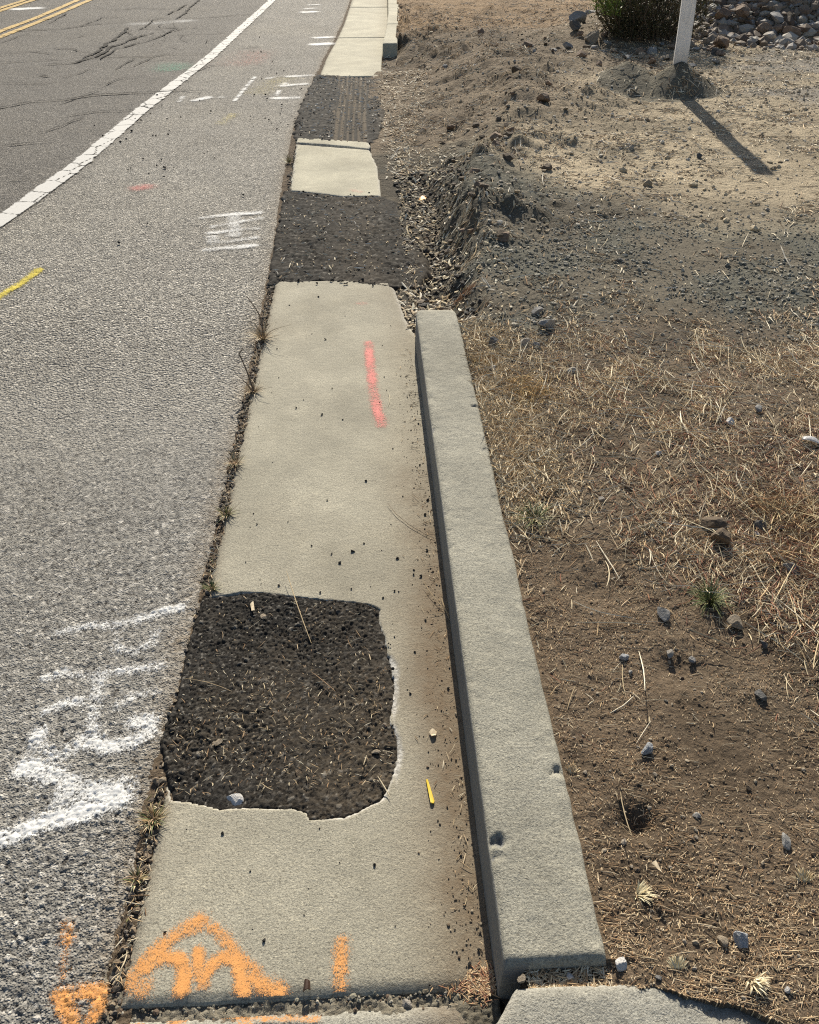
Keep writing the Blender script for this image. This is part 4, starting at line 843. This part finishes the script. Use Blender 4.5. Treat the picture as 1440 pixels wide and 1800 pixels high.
STR = [(.64, .53, .34), (.74, .63, .43), (.52, .40, .24), (.66, .56, .38), (.40, .29, .17), (.80, .71, .53), (.54, .39, .22)]
WOOD = [(.36, .23, .125), (.50, .35, .2), (.26, .16, .09), (.60, .46, .29), (.42, .29, .17), (.68, .55, .37)]
REDD = [(.30, .14, .085), (.40, .20, .11), (.24, .12, .08), (.5, .36, .22), (.45, .3, .17)]
def soil_z(x, y): return ground_z(x, y)
clump = lambda x, y: .12+.88*sst(-.08, .32, fbm(x, y, .15, 3, 201))*sst(-.3, .2, fbm(x, y, .45, 2, 202))
# bottom right: short woody chips and snapped stems
soft = lambda x, y: .4+.6*sst(-.2, .3, fbm(x, y, .12, 3, 204))
dn = lambda x, y: vis(x, y)*(x > .335)*soft(x, y)*(1-.75*np.exp(-((x-.62)**2+(y-.98)**2)/.05))
x, y = pick(46000, .33, 1.6, .42, 1.6, dn, 21); n = len(x); g = np.random.default_rng(21)
straws('woody_litter', x, y, soil_z, np.where(g.uniform(0, 1, n) < .93, np.clip(.002+g.exponential(.0028, n), 0, .02), g.uniform(.012, .035, n)), g.uniform(.0004, .0008, n), gcol(WOOD+[(.66, .52, .32)], n, g), 21, curv=.25)
# right side: thick dry grass thatch
thick = lambda x, y: sst(.55, 1.05, x+.25*fbm(x, y, .4, 3, 203)+.22*(y-1.5))*(1-sst(2.4, 2.9, y))
dn = lambda x, y: vis(x, y)*(x > .335)*np.clip(thick(x, y), 0.03, 1)*clump(x, y)*sst(.9, 1.25, y)
x, y = pick(30000, .33, 2.6, .95, 2.9, dn, 22); n = len(x); g = np.random.default_rng(22)
straws('dry_grass_litter', x, y, soil_z, np.clip(.012+g.exponential(.02, n), 0, .13), g.uniform(.0005, .0013, n), gcol(STR+REDD[:1], n, g), 22, pitch=.16, curv=.4)
dn = lambda x, y: vis(x, y)*thick(x, y)*sst(.45, .8, x-.35)*clump(x, y)
x, y = pick(9000, .6, 2.2, .95, 2.1, dn, 23); n = len(x); g = np.random.default_rng(23)
straws('reddish_litter', x, y, soil_z, np.clip(.008+g.exponential(.012, n), 0, .05), g.uniform(.0007, .0018, n), gcol(REDD, n, g), 23, pitch=.2)
# along the back of the kerb and between
dn = lambda x, y: vis(x, y)*(x > .335)*np.exp(-((x-.36)/.14)**2)*sst(1.5, 2.0, y)*(1-sst(2.7, 3.0, y))
x, y = pick(9000, .33, 1.0, 1.4, 3.0, dn, 24); n = len(x); g = np.random.default_rng(24)
straws('kerbside_straw', x, y, soil_z, np.clip(.012+g.exponential(.022, n), 0, .12), g.uniform(.0007, .0016, n), gcol(STR, n, g), 24, pitch=.22)
dn = lambda x, y: vis(x, y)*(x > .335)*clump(x, y)*sst(1.2, 1.8, y)*(1-sst(2.8, 3.4, y))
x, y = pick(12000, .33, 3.0, 1.2, 3.5, dn, 25); n = len(x); g = np.random.default_rng(25)
straws('straw_bits', x, y, soil_z, np.clip(.008+g.exponential(.014, n), 0, .08), g.uniform(.0007, .0016, n), gcol(STR+WOOD, n, g), 25, pitch=.1)
dn = lambda x, y: vis(x, y)*np.where(x > .19, 1, 0)*clump(x, y)*np.where(y > 5, .8, .45)
x, y = pick(24000, .19, 7, 2.8, 14, dn, 26); n = len(x); g = np.random.default_rng(26)
straws('verge_straw', x, y, soil_z, np.clip(.015+g.exponential(.018, n), 0, .12)*(1+.05*y), g.uniform(.0010, .0022, n)*(1+.08*y), gcol(STR+WOOD[:3]+[(.7, .63, .5)], n, g), 26, pitch=.14)
dn = lambda x, y: (x > .17)*(x < .6)*(1-.8*bank(x, y))
x, y = pick(1600, .16, .6, 2.95, 6.0, dn, 27); n = len(x); g = np.random.default_rng(27)
straws('leaf_litter', x, y, lambda a, b: np.maximum(ground_z(a, b), -.04)+.003, np.clip(.010+g.exponential(.010, n), 0, .05), g.uniform(.0018, .0055, n), gcol([(.62, .52, .34), (.72, .65, .48), (.48, .36, .20), (.36, .27, .17), (.66, .60, .48)], n, g), 27, mat=M_LITTER, pitch=.3, flatten=.15)
dn = lambda x, y: (x > np.interp(y, [2.9, 3.1, 3.5, 3.7, 3.9, 5.1, 5.3, 6.4, 9.2], [.16, .15, .11, .09, .2, .2, .12, .10, .15]))*(x < .2+.12*np.clip(y-5, 0, 4))*1.
x, y = pick(1500, .07, .75, 2.95, 9.2, dn, 35); n = len(x); g = np.random.default_rng(35)
straws('gutter_edge_litter', x, y, lambda a, b: np.maximum(ground_z(a, b), -.02)+.002, np.clip(.008+g.exponential(.009, n), 0, .05)*(1+.06*y), g.uniform(.0016, .0042, n)*(1+.06*y), gcol([(.62, .53, .37), (.72, .66, .52), (.46, .35, .22), (.34, .26, .17)], n, g), 35, mat=M_LITTER, pitch=.25, flatten=.15)
dn = lambda x, y: vis(x, y)*np.clip(thick(x, y)+.15, 0, 1)*clump(x, y)*sst(1.0, 1.3, y)
x, y = pick(700, .36, 2.4, 1.0, 2.9, dn, 36); n = len(x); g = np.random.default_rng(36)
straws('long_stalks', x, y, soil_z, g.uniform(.05, .17, n), g.uniform(.0008, .0016, n), gcol([(.78, .68, .48), (.70, .60, .40), (.60, .48, .29), (.84, .76, .58)], n, g), 36, pitch=.16, curv=.2, lift=.004)
mat_ = lambda x, y: vis(x, y)*sst(.58, .78, x+.12*fbm(x, y, .2, 3, 205)+.12*(y-1.5))*sst(1.12, 1.3, y)*(1-sst(1.85, 2.15, y+.3*fbm(x, y, .3, 2, 206)))*(.25+.75*sst(-.1, .2, fbm(x, y, .1, 3, 207)))
x, y = pick(6500, .5, 2.0, 1.1, 2.2, mat_, 37); n = len(x); g = np.random.default_rng(37)
straws('matted_grass', x, y, soil_z, np.clip(.015+g.exponential(.024, n), 0, .13), g.uniform(.0005, .0013, n), gcol(STR+REDD[:3], n, g), 37, pitch=.2, curv=.5)
# straw fragments on the black patches
def patch_top(x, y): return x*0+.0015
x = g_.uniform(-.46, .07, 2600); y = g_.uniform(.96, 1.56, 2600); k = poly_sd(x, y, NEAR_HOLE) < -.008; x, y = x[k], y[k]; n = len(x)
k = g_.uniform(0, 1, n) < .22+.6*np.exp(-((y-1.05)/.2)**2); x, y = x[k], y[k]; n = len(x)
straws('patch_straw', x, y, patch_top, np.clip(.003+g_.exponential(.005, n), 0, .03), g_.uniform(.0004, .0011, n), gcol(STR+WOOD, n), 28)
x = g_.uniform(-.5, .3, 900); y = g_.uniform(3.65, 5.2, 900); k = poly_sd(x, y, PP2) < -.01; x, y = x[k], y[k]; n = len(x)
straws('patch_chaff', x, y, lambda a, b: a*0+.005-.02*sst(.12, .3, a), np.clip(.008+g_.exponential(.010, n), 0, .05), g_.uniform(.0012, .003, n), gcol(STR+[(.7, .65, .55)], n), 29)
x = g_.uniform(-.5, .2, 700); y = g_.uniform(6.3, 9, 700); k = poly_sd(x, y, PP3) < -.02; x, y = x[k], y[k]; n = len(x)
straws('patch_flecks', x, y, lambda a, b: a*0+.013, np.clip(.012+g_.exponential(.010, n), 0, .06), g_.uniform(.002, .006, n), gcol([(.7, .65, .55), (.5, .42, .3), (.4, .3, .2)], n), 30)
# joint and kerb gap litter
g = np.random.default_rng(31); n = 700; y = .62+g.uniform(0, 1, n)**1.4*5.5; x = asph_edge(y)*.4+(XL+shift(y))*.6+g.normal(0, .008, n)
k = (poly_sd(x, y, NEAR_HOLE) > .01) & (poly_sd(x, y, PP2) > .02) & (poly_sd(x, y, PP3) > .03); x, y = x[k], y[k]; n = len(x)
straws('joint_straw', x, y, lambda a, b: a*0-.004, np.clip(.005+g.exponential(.007, n), 0, .04)*(1+.1*y[:n]), g.uniform(.0005, .0012, n)*(1+.12*y[:n]), gcol(STR+WOOD+[(.2, .19, .08)], n, g), 31, pitch=.25)
n = 500; x = g.uniform(.205, .335, n); y = g.uniform(.535, .566, n)
straws('gap_straw', x, y, lambda a, b: a*0+.093, np.clip(.004+g.exponential(.006, n), 0, .03), g.uniform(.0005, .0012, n), gcol(STR+WOOD, n, g), 32)
n = 700; x = .165-np.abs(g.normal(0, .03, n)); y = .59+g.normal(0, .012, n)
straws('joint_chaff', x, y, lambda a, b: a*0-.006+.012*sst(.1, .17, a), np.clip(.003+g.exponential(.004, n), 0, .02), g.uniform(.0005, .0013, n), gcol(REDD+WOOD, n, g), 33)
n = 260; y = .7+g.uniform(0, 1, n)*2.2; x = .155-np.abs(g.normal(0, .03, n))
straws('gutter_straw', x, y, lambda a, b: a*0+.001, np.clip(.004+g.exponential(.008, n), 0, .04), g.uniform(.0004, .0009, n), gcol(WOOD+STR, n, g), 34)
# single straws one can point at
def one_straw(pa, pb, w, label, z=0., c=(.58, .45, .27), curv=.25, name='straw'):
    a = np.array(G(*pa, z)); b = np.array(G(*pb, z)); m_ = (a+b)/2; L = np.hypot(*(b-a))
    o = straws(name, m_[:1], m_[1:], lambda X, Y: X*0+z, np.array([L]), np.array([w]), np.array([c]), int(pa[0]), kind=None, az=np.array([math.atan2(b[1]-a[1], b[0]-a[0])]), curv=curv, pitch=.03)
    return tag(o, label, 'straw')
one_straw((503, 1012), (546, 1132), .0011, 'long straight straw bridging the slab and the top of the nearest black patch', .004)
one_straw((548, 1183), (590, 1216), .0012, 'short reddish twig in the middle of the nearest black patch', .003, (.40, .26, .15))
one_straw((670, 890), (772, 960), .0010, 'long thin curved twig on the gutter slab reaching to the kerb', .002, (.30, .22, .14), .9)
one_straw((685, 690), (685, 714), .0010, 'pale upright straw right of the pink stroke', .001, (.7, .62, .45))
one_straw((664, 1365), (686, 1402), .0013, 'pale straw sticking out of the lower right corner of the nearest patch', .003, (.66, .56, .38))
one_straw((325, 1190), (410, 1213), .0011, 'forked twig at the left side of the nearest black patch', .003, (.46, .34, .2), .5)
one_straw((1220, 808), (1370, 940), .0014, 'longest pale stalk lying diagonally across the thick straw', .155, (.62, .52, .33), .2)
one_straw((1205, 1105), (1283, 1135), .0020, 'thick tan stalk on the litter below the green grass tuft', .140, (.50, .38, .22), .3)
one_straw((1088, 1393), (1108, 1470), .0008, 'thin straight stalk standing out on bare soil in the lower right', .138, (.60, .48, .30), .2)
one_straw((775, 1050), (790, 1090), .0009, 'thin twig against the kerb face beside the nearest patch', .004, (.45, .34, .2))
one_straw((740, 1025), (790, 1085), .0008, 'fine bent stalk in the gutter grit at the kerb', .003, (.5, .38, .22), .6)

# ------------------------------------------------------------------ grass tufts and weeds
M_BLADE = mat_attr('grass_blade', .6, .3)
def blades(name, x0, y0, z0, n, L, w, pal, seed, spread=1., up=.8, rad=.01, parent=None, label=None, cat=None, fan=None):
    g = np.random.default_rng(seed); K = 6; a = g.uniform(0, 6.28, n) if fan is None else fan+g.normal(0, .55, n); Ls = L*g.uniform(.45, 1.1, n); s = np.linspace(0, 1, K)
    tilt0 = np.clip(g.normal(1-up, .25, n), .02, 1.45)*spread; bend = g.uniform(.2, 1.3, n)*spread
    bx = x0+np.cos(a)*rad*g.uniform(0, 1, n); by = y0+np.sin(a)*rad*g.uniform(0, 1, n)
    V = np.zeros((n, K, 2, 3)); cx, cy, cz = bx.copy(), by.copy(), np.full(n, z0-.003)
    for k_ in range(K):
        th = np.minimum(tilt0+bend*s[k_], 1.75)
        if k_:
            st = Ls/(K-1); cx = cx+np.cos(a)*np.sin(th)*st; cy = cy+np.sin(a)*np.sin(th)*st; cz = np.maximum(cz+np.cos(th)*st, z0+.001)
        wk = w*(1-s[k_]**1.6)+w*.08; nx, ny = -np.sin(a), np.cos(a)
        V[:, k_, 0] = np.stack([cx+nx*wk, cy+ny*wk, cz], -1); V[:, k_, 1] = np.stack([cx-nx*wk, cy-ny*wk, cz+wk*.5], -1)
    idx = np.arange(n*K*2).reshape(n, K, 2)
    Fq = np.stack([idx[:, :-1, 0], idx[:, :-1, 1], idx[:, 1:, 1], idx[:, 1:, 0]], -1).reshape(-1, 4)
    o = mesh_np(name, V.reshape(-1, 3), Fq, M_BLADE, {'Col': np.repeat(gcol(pal, n, g), K*2, 0)}, parent=parent)
    if label: tag(o, label, cat)
    return o
GRN = [(.10, .13, .045), (.14, .17, .06), (.08, .10, .04), (.18, .19, .08), (.26, .24, .11)]
DRY = [(.50, .40, .22), (.40, .29, .15), (.58, .48, .3), (.34, .22, .11)]
def on_verge(px, py):
    x, y = G(px, py, .11); z = gz(x, y); x, y = G(px, py, z); return x, y, gz(x, y)
x, y, z = on_verge(1247, 1056); blades('grass_tuft', x, y, z, 190, .062, .0011, GRN, 41, 1.15, .65, .018, label='green tuft of grass growing out of the dry straw', cat='grass tuft')
x, y, z = on_verge(925, 912); blades('grass_tuft', x+.02, y, z, 130, .06, .0011, GRN+DRY[:1], 42, 1.3, .5, .03, label='half-green flattened grass tuft at the back of the kerb', cat='grass tuft')
for px, py, L, n, lb, pal in [(1120, 1572, .030, 60, 'pale broken grass stump with cut ends on dark litter', [(.72, .64, .42), (.62, .52, .32)]), (1412, 1552, .026, 50, 'frayed straw tuft at the right edge low down', [(.66, .55, .34), (.5, .38, .2)]), (1322, 1722, .030, 60, 'pale grass root clump lying by the flared kerb', [(.74, .66, .46), (.6, .5, .32)]), (1192, 1706, .022, 40, 'short pale grass plug near the kerb end corner', [(.76, .68, .46), (.66, .57, .36)]), (1005, 1360, .02, 40, 'small pale straw wisp tucked behind the kerb', [(.6, .5, .32), (.5, .36, .2)]),
        (930, 688, .09, 90, 'flattened golden grass tuft near the kerb below the gravel', [(.58, .42, .2), (.5, .34, .15)]), (850, 640, .08, 80, 'golden dry tuft right against the back of the kerb', DRY), (1385, 905, .12, 130, 'large matted dry grass clump at the right edge', DRY+[(.36, .2, .1)]), (1420, 990, .12, 120, 'lower matted dry grass clump at the right edge', DRY+REDD), (815, 530, .05, 50, 'rusty dry tuft on the trench corner past the kerb end', [(.36, .18, .08), (.3, .16, .08)])]:
    x, y, z = on_verge(px, py)
    if L > .045:                                            # matted: stalks lying over one another
        g = np.random.default_rng(px); m_ = int(n*2.2); sx_ = x+g.normal(0, L*.42, m_); sy_ = y+g.normal(0, L*.5, m_)
        sx_ = np.where(y < 2.7, np.maximum(sx_, .345), sx_)
        tag(straws('dry_tuft', sx_, sy_, soil_z, np.clip(L*g.uniform(.3, 1.2, m_), .01, .16), g.uniform(.0007, .0014, m_), gcol(pal, m_, g), px, kind=None, pitch=.3, curv=.5), lb, 'dry tuft')
    else: blades('dry_tuft', x, y, z, n+50, L*.8, .0012, pal, px, .9, .35, .010, label=lb, cat='dry tuft', fan=(px*.37) % 6.28)
def tubes(name, paths, mat, parent=None, sides=5):
    Vs = []; Fs = []; base = 0
    for pts, r0, r1 in paths:
        P = np.array(pts, float); n = len(P); tdir = np.gradient(P, axis=0); tdir /= np.linalg.norm(tdir, axis=1)[:, None]+1e-9
        u = np.cross(tdir, [0.3, .9, .1]); u /= np.linalg.norm(u, axis=1)[:, None]+1e-9; v = np.cross(tdir, u)
        r = np.linspace(r0, r1, n)[:, None, None]; an = np.linspace(0, 2*math.pi, sides, endpoint=False)
        ring = P[:, None]+r*(u[:, None]*np.cos(an)[None, :, None]+v[:, None]*np.sin(an)[None, :, None])
        idx = np.arange(n*sides).reshape(n, sides)+base; nx_ = np.roll(idx, -1, 1)
        Fs.append(np.stack([idx[:-1], nx_[:-1], nx_[1:], idx[1:]], -1).reshape(-1, 4)); Vs.append(ring.reshape(-1, 3)); base += n*sides
    return mesh_np(name, np.concatenate(Vs), np.concatenate(Fs), mat, parent=parent)
M_STEM = mat_flat('dead_stem', (.10, .075, .05), (.18, .13, .09), 60, .8, .2); M_TWIG = mat_flat('dry_twig', (.30, .21, .13), (.42, .31, .2), 60, .8, .2)
def weed(px, py, stem_px, label, seed, nb, bl, sub, pal):
    x, y = G(px, py); e = bpy.data.objects.new('weed', None); COL.objects.link(e); e.location = (x, y, 0); tag(e, label, 'weed')
    F_h = math.hypot(y, CAM_H); paths = []
    def lift(p, h):                                        # a point of the stem, h above the ground, on the stem's slant
        X, Y = G(p[0], p[1], h); return (X-x, Y-y, h)
    for pts, r in stem_px:
        paths.append(([lift((a, b), h) for a, b, h in pts], r, r*.45))
    tubes('stem', paths, M_STEM, e)
    r = random.Random(seed); pth = []
    for i in range(sub):
        a = r.uniform(0, 6.28); L = r.uniform(.4, 1)*bl*1.3; h = r.uniform(.1, .7)*L
        pth.append(([(0, 0, .002), (math.cos(a)*L*.45, math.sin(a)*L*.45, h*.7), (math.cos(a+.3)*L, math.sin(a+.3)*L, h)], .0010, .0004))
    if pth: tubes('side_shoots', pth, M_TWIG, e, 4)
    b = blades('blades', 0, 0, 0., nb, bl, .0011, pal, seed, 1.1, .55, .012, parent=e)
    return e
weed(462, 596, [([(463, 596, 0), (462, 572, .035), (456, 553, .075), (446, 537, .115), (434, 521, .15)], .0032)], 'tall thin dead weed with a fan of dry grass at its foot', 51, 90, .10, 14, DRY+[(.25, .2, .12)])
weed(446, 690, [([(447, 690, 0), (441, 672, .03), (433, 650, .07), (425, 632, .105), (421, 622, .12), (427, 612, .14)], .0034), ([(425, 632, .105), (419, 622, .12), (423, 615, .135)], .0014), ([(445, 688, 0), (437, 678, .02), (428, 668, .05), (412, 655, .08)], .0016)], 'forked dead weed with side shoots reaching over the slab edge', 52, 50, .06, 16, DRY+[(.2, .16, .1)])
weed(414, 815, [([(414, 832, 0), (408, 815, .02), (396, 800, .04)], .0013), ([(414, 830, 0), (420, 812, .02), (430, 800, .04)], .0010)], 'low spindly dry weed in the road joint below the forked one', 53, 40, .05, 8, DRY+GRN[:2])
weed(398, 905, [([(399, 915, 0), (392, 900, .02), (384, 890, .03)], .0012)], 'small greenish weed in the road joint midway along the slab', 54, 70, .04, 6, GRN+DRY[:2])
weed(270, 1440, [([(272, 1445, 0), (262, 1425, .015), (250, 1405, .03)], .0011)], 'olive weed tuft in the road joint under the white writing', 55, 90, .035, 9, GRN[:3]+DRY)
weed(240, 1545, [([(240, 1550, 0), (235, 1535, .012)], .001)], 'tiny weed in the road joint above the orange letter', 56, 36, .022, 4, GRN[:2]+DRY)
weed(508, 285, [([(508, 290, 0), (506, 275, .04)], .002)], 'low green weed at the left edge of the isolated concrete square', 57, 60, .07, 4, GRN+DRY[:1])
weed(372, 1035, [([(373, 1040, 0), (368, 1025, .014)], .001)], 'little green weed at the upper left corner of the nearest patch', 58, 50, .03, 4, GRN+DRY[:2])

# ------------------------------------------------------------------ small things
def slim_solid(name, pts, h, mat, z, label, cat, bend=0.):
    """a thin flat piece with real thickness from an outline in plan"""
    bm = bmesh.new(); c = np.mean(np.array(pts), 0)
    vs = [bm.verts.new((p[0]-c[0], p[1]-c[1], 0)) for p in pts]; f = bm.faces.new(vs)
    r = bmesh.ops.extrude_face_region(bm, geom=[f]); bmesh.ops.translate(bm, vec=(0, 0, h), verts=[v for v in r['geom'] if isinstance(v, bmesh.types.BMVert)])
    bmesh.ops.recalc_face_normals(bm, faces=bm.faces)
    bmesh.ops.subdivide_edges(bm, edges=bm.edges[:], cuts=2, use_grid_fill=True)
    R = max(abs(v.co.x) for v in bm.verts)+1e-6
    for v in bm.verts: v.co.z += bend*(1-(v.co.x/R)**2)
    me = bpy.data.meshes.new(name); bm.to_mesh(me); bm.free(); me.materials.append(mat)
    o = bpy.data.objects.new(name, me); COL.objects.link(o); o.location = (c[0], c[1], z); return tag(o, label, cat)
M_YP = mat_flat('yellow_plastic', (.80, .58, .04), (.70, .48, .03), 60, .45, .4); M_LEAF = mat_flat('orange_leaf', (.75, .36, .04), (.6, .25, .03), 90, .6, .3)
slim_solid('plastic_strip', [G(*p, .003) for p in [(749, 1371), (752, 1371), (764, 1409), (762, 1413), (757, 1412)]], .003, M_YP, .001, 'bright yellow plastic sliver lying on the gutter slab', 'plastic sliver', .002)
slim_solid('leaf', [G(*p, .0) for p in [(736, 356), (742, 352), (750, 353), (748, 357), (741, 360)]], .002, M_LEAF, .015, 'bright orange leaf at the edge of the dug-out trench', 'leaf', .01)
M_PL = mat_flat('dry_leaf', (.55, .44, .29), (.66, .56, .4), 120, .7, .2)
for pts, lb, z in [([(1145, 1518), (1152, 1516), (1160, 1530), (1164, 1537), (1156, 1532)], 'pale dry leaf flake on the lower right litter', .137), ([(754, 1288), (760, 1283), (768, 1287), (766, 1295), (759, 1297)], 'curled tan leaf bit in the gutter beside the kerb', .002), ([(440, 1062), (446, 1060), (448, 1074), (443, 1077)], 'pale wood chip on the upper left of the nearest patch', .003)]:
    slim_solid('dry_leaf', [G(*p, z) for p in pts], .0015, M_PL, z, lb, 'dry leaf', .005)
sxy = G(540, 1735); slim_solid('dry_leaf', [(sxy[0]-.006, sxy[1]-.008), (sxy[0]+.006, sxy[1]-.006), (sxy[0]+.005, sxy[1]+.006), (sxy[0]-.004, sxy[1]+.009)], .003, mat_flat('brown_leaf', (.05, .028, .02), (.08, .045, .03), 90), .0, 'dark brown curled leaf on the front edge of the long gutter slab', 'dry leaf', .008)
# white curved shard of a cup at the right edge
def shard():
    m = mat_flat('white_glaze', (.78, .78, .78), (.70, .70, .70), 30, .3, .5); x, y, z = on_verge(1424, 780)
    bm = bmesh.new(); n, k_ = 11, 9; rows_ = []              # broken piece lying hollow side down
    for i in range(n):
        u = -1+2*i/(n-1); ws = .72+.28*math.cos(u*1.4)+.08*math.sin(u*5)
        rows_.append([bm.verts.new((.027*u, .021*ws*v+.004*u, .016*(1-.7*u*u)*(1-.55*v*v))) for v in [-1+2*j/(k_-1) for j in range(k_)]])
    for i in range(n-1):
        for j in range(k_-1): bm.faces.new((rows_[i][j], rows_[i+1][j], rows_[i+1][j+1], rows_[i][j+1]))
    bmesh.ops.solidify(bm, geom=bm.faces[:], thickness=.003)
    me = bpy.data.meshes.new('cup_shard'); bm.to_mesh(me); bm.free(); me.materials.append(m)
    for p in me.polygons: p.use_smooth = True
    o = bpy.data.objects.new('cup_shard', me); COL.objects.link(o); o.location = (x, y, z+.006); o.rotation_euler = (-.25, .15, -.5)
    tag(o, 'white curved shard of a cup on the soil at the right edge', 'shard')
shard()

# ------------------------------------------------------------------ bush behind the post
def bush():
    bx, by = G(1145, 78, .2); by += .45; bx += .05; z0 = gz(bx, by)-.02
    e = bpy.data.objects.new('bush', None); COL.objects.link(e); e.location = (bx, by, z0); tag(e, 'dense dark green bush behind the white post', 'bush')
    r = random.Random(3); paths = []; tips = []
    for i in range(95):
        a = r.uniform(0, 6.28); sp = .58*math.sqrt(r.uniform(.01, 1)); h = r.uniform(.45, 1.05)*(1-.4*sp)
        q_ = [r.gauss(0, .07) for _ in range(6)]; p = [(math.cos(a)*sp*.66, math.sin(a)*sp*.66, 0), (math.cos(a)*sp*.9+q_[0], math.sin(a)*sp*.9+q_[1], h*.3), (math.cos(a)*sp*1.05+q_[2], math.sin(a)*sp*1.05+q_[3], h*.65), (math.cos(a+.15)*sp+q_[4], math.sin(a+.15)*sp+q_[5], h)]
        paths.append((p, .009, .002)); tips.append(p)
    for a, h in ((2.9, .46), (3.1, .36), (2.7, .52)):
        p = [(-.3, -.25, .12), (-.45, -.32, h*.7), (-.62, -.36, h)]; paths.append((p, .006, .002)); tips.append([(-.3, -.25, .12), *p])
    tubes('branch', paths, mat_flat('bark', (.09, .065, .045), (.16, .12, .085), 30, .9, .1, .004), e)
    g = np.random.default_rng(6); P = []
    for p in tips:
        p = np.array(p); m = int(g.uniform(60, 330)); tt = g.uniform(.03, 1, m)*(len(p)-1); i0 = np.minimum(tt.astype(int), len(p)-2); fr = (tt-i0)[:, None]
        P.append(p[i0]*(1-fr)+p[i0+1]*fr+g.normal(0, .045, (m, 3)))
    P = np.concatenate(P); P = P[P[:, 2] > .015]; n = len(P)
    d = np.stack([P[:, 0], P[:, 1], np.full(n, .35)], 1)+g.normal(0, .35, (n, 3)); d /= np.linalg.norm(d, axis=1)[:, None]
    s = np.cross(d, g.normal(0, 1, (n, 3))); s /= np.linalg.norm(s, axis=1)[:, None]; L = g.uniform(.018, .045, n)[:, None]; w = g.uniform(.003, .0075, n)[:, None]
    V = np.stack([P-s*w*.3, P+d*L*.5-s*w, P+d*L, P+d*L*.5+s*w], 1).reshape(-1, 3)
    colr = gcol([(.060, .064, .030), (.080, .080, .036), (.045, .047, .024), (.10, .088, .048), (.13, .105, .065)], n, g)
    br = (P[:, 0] < -.38) & (P[:, 2] > .22); colr[br] = gcol([(.16, .22, .05), (.12, .17, .04)], int(br.sum()), g)
    m, nt, b = new_mat('bush_leaf', .6, .3); T = NT(nt); ca = T.attr('Col', 'Color'); nt.links.new(ca, b.inputs['Base Color'])
    tr = T.add('ShaderNodeBsdfTranslucent'); nt.links.new(ca, tr.inputs[0]); mx = T.add('ShaderNodeMixShader'); mx.inputs[0].default_value = .14
    out = nt.nodes['Material Output']; nt.links.new(b.outputs[0], mx.inputs[1]); nt.links.new(tr.outputs[0], mx.inputs[2]); nt.links.new(mx.outputs[0], out.inputs[0])
    mesh_np('crown', V, np.arange(n*4).reshape(n, 4), m, {'Col': np.repeat(colr, 4, 0)}, smooth=False, parent=e)
bush()
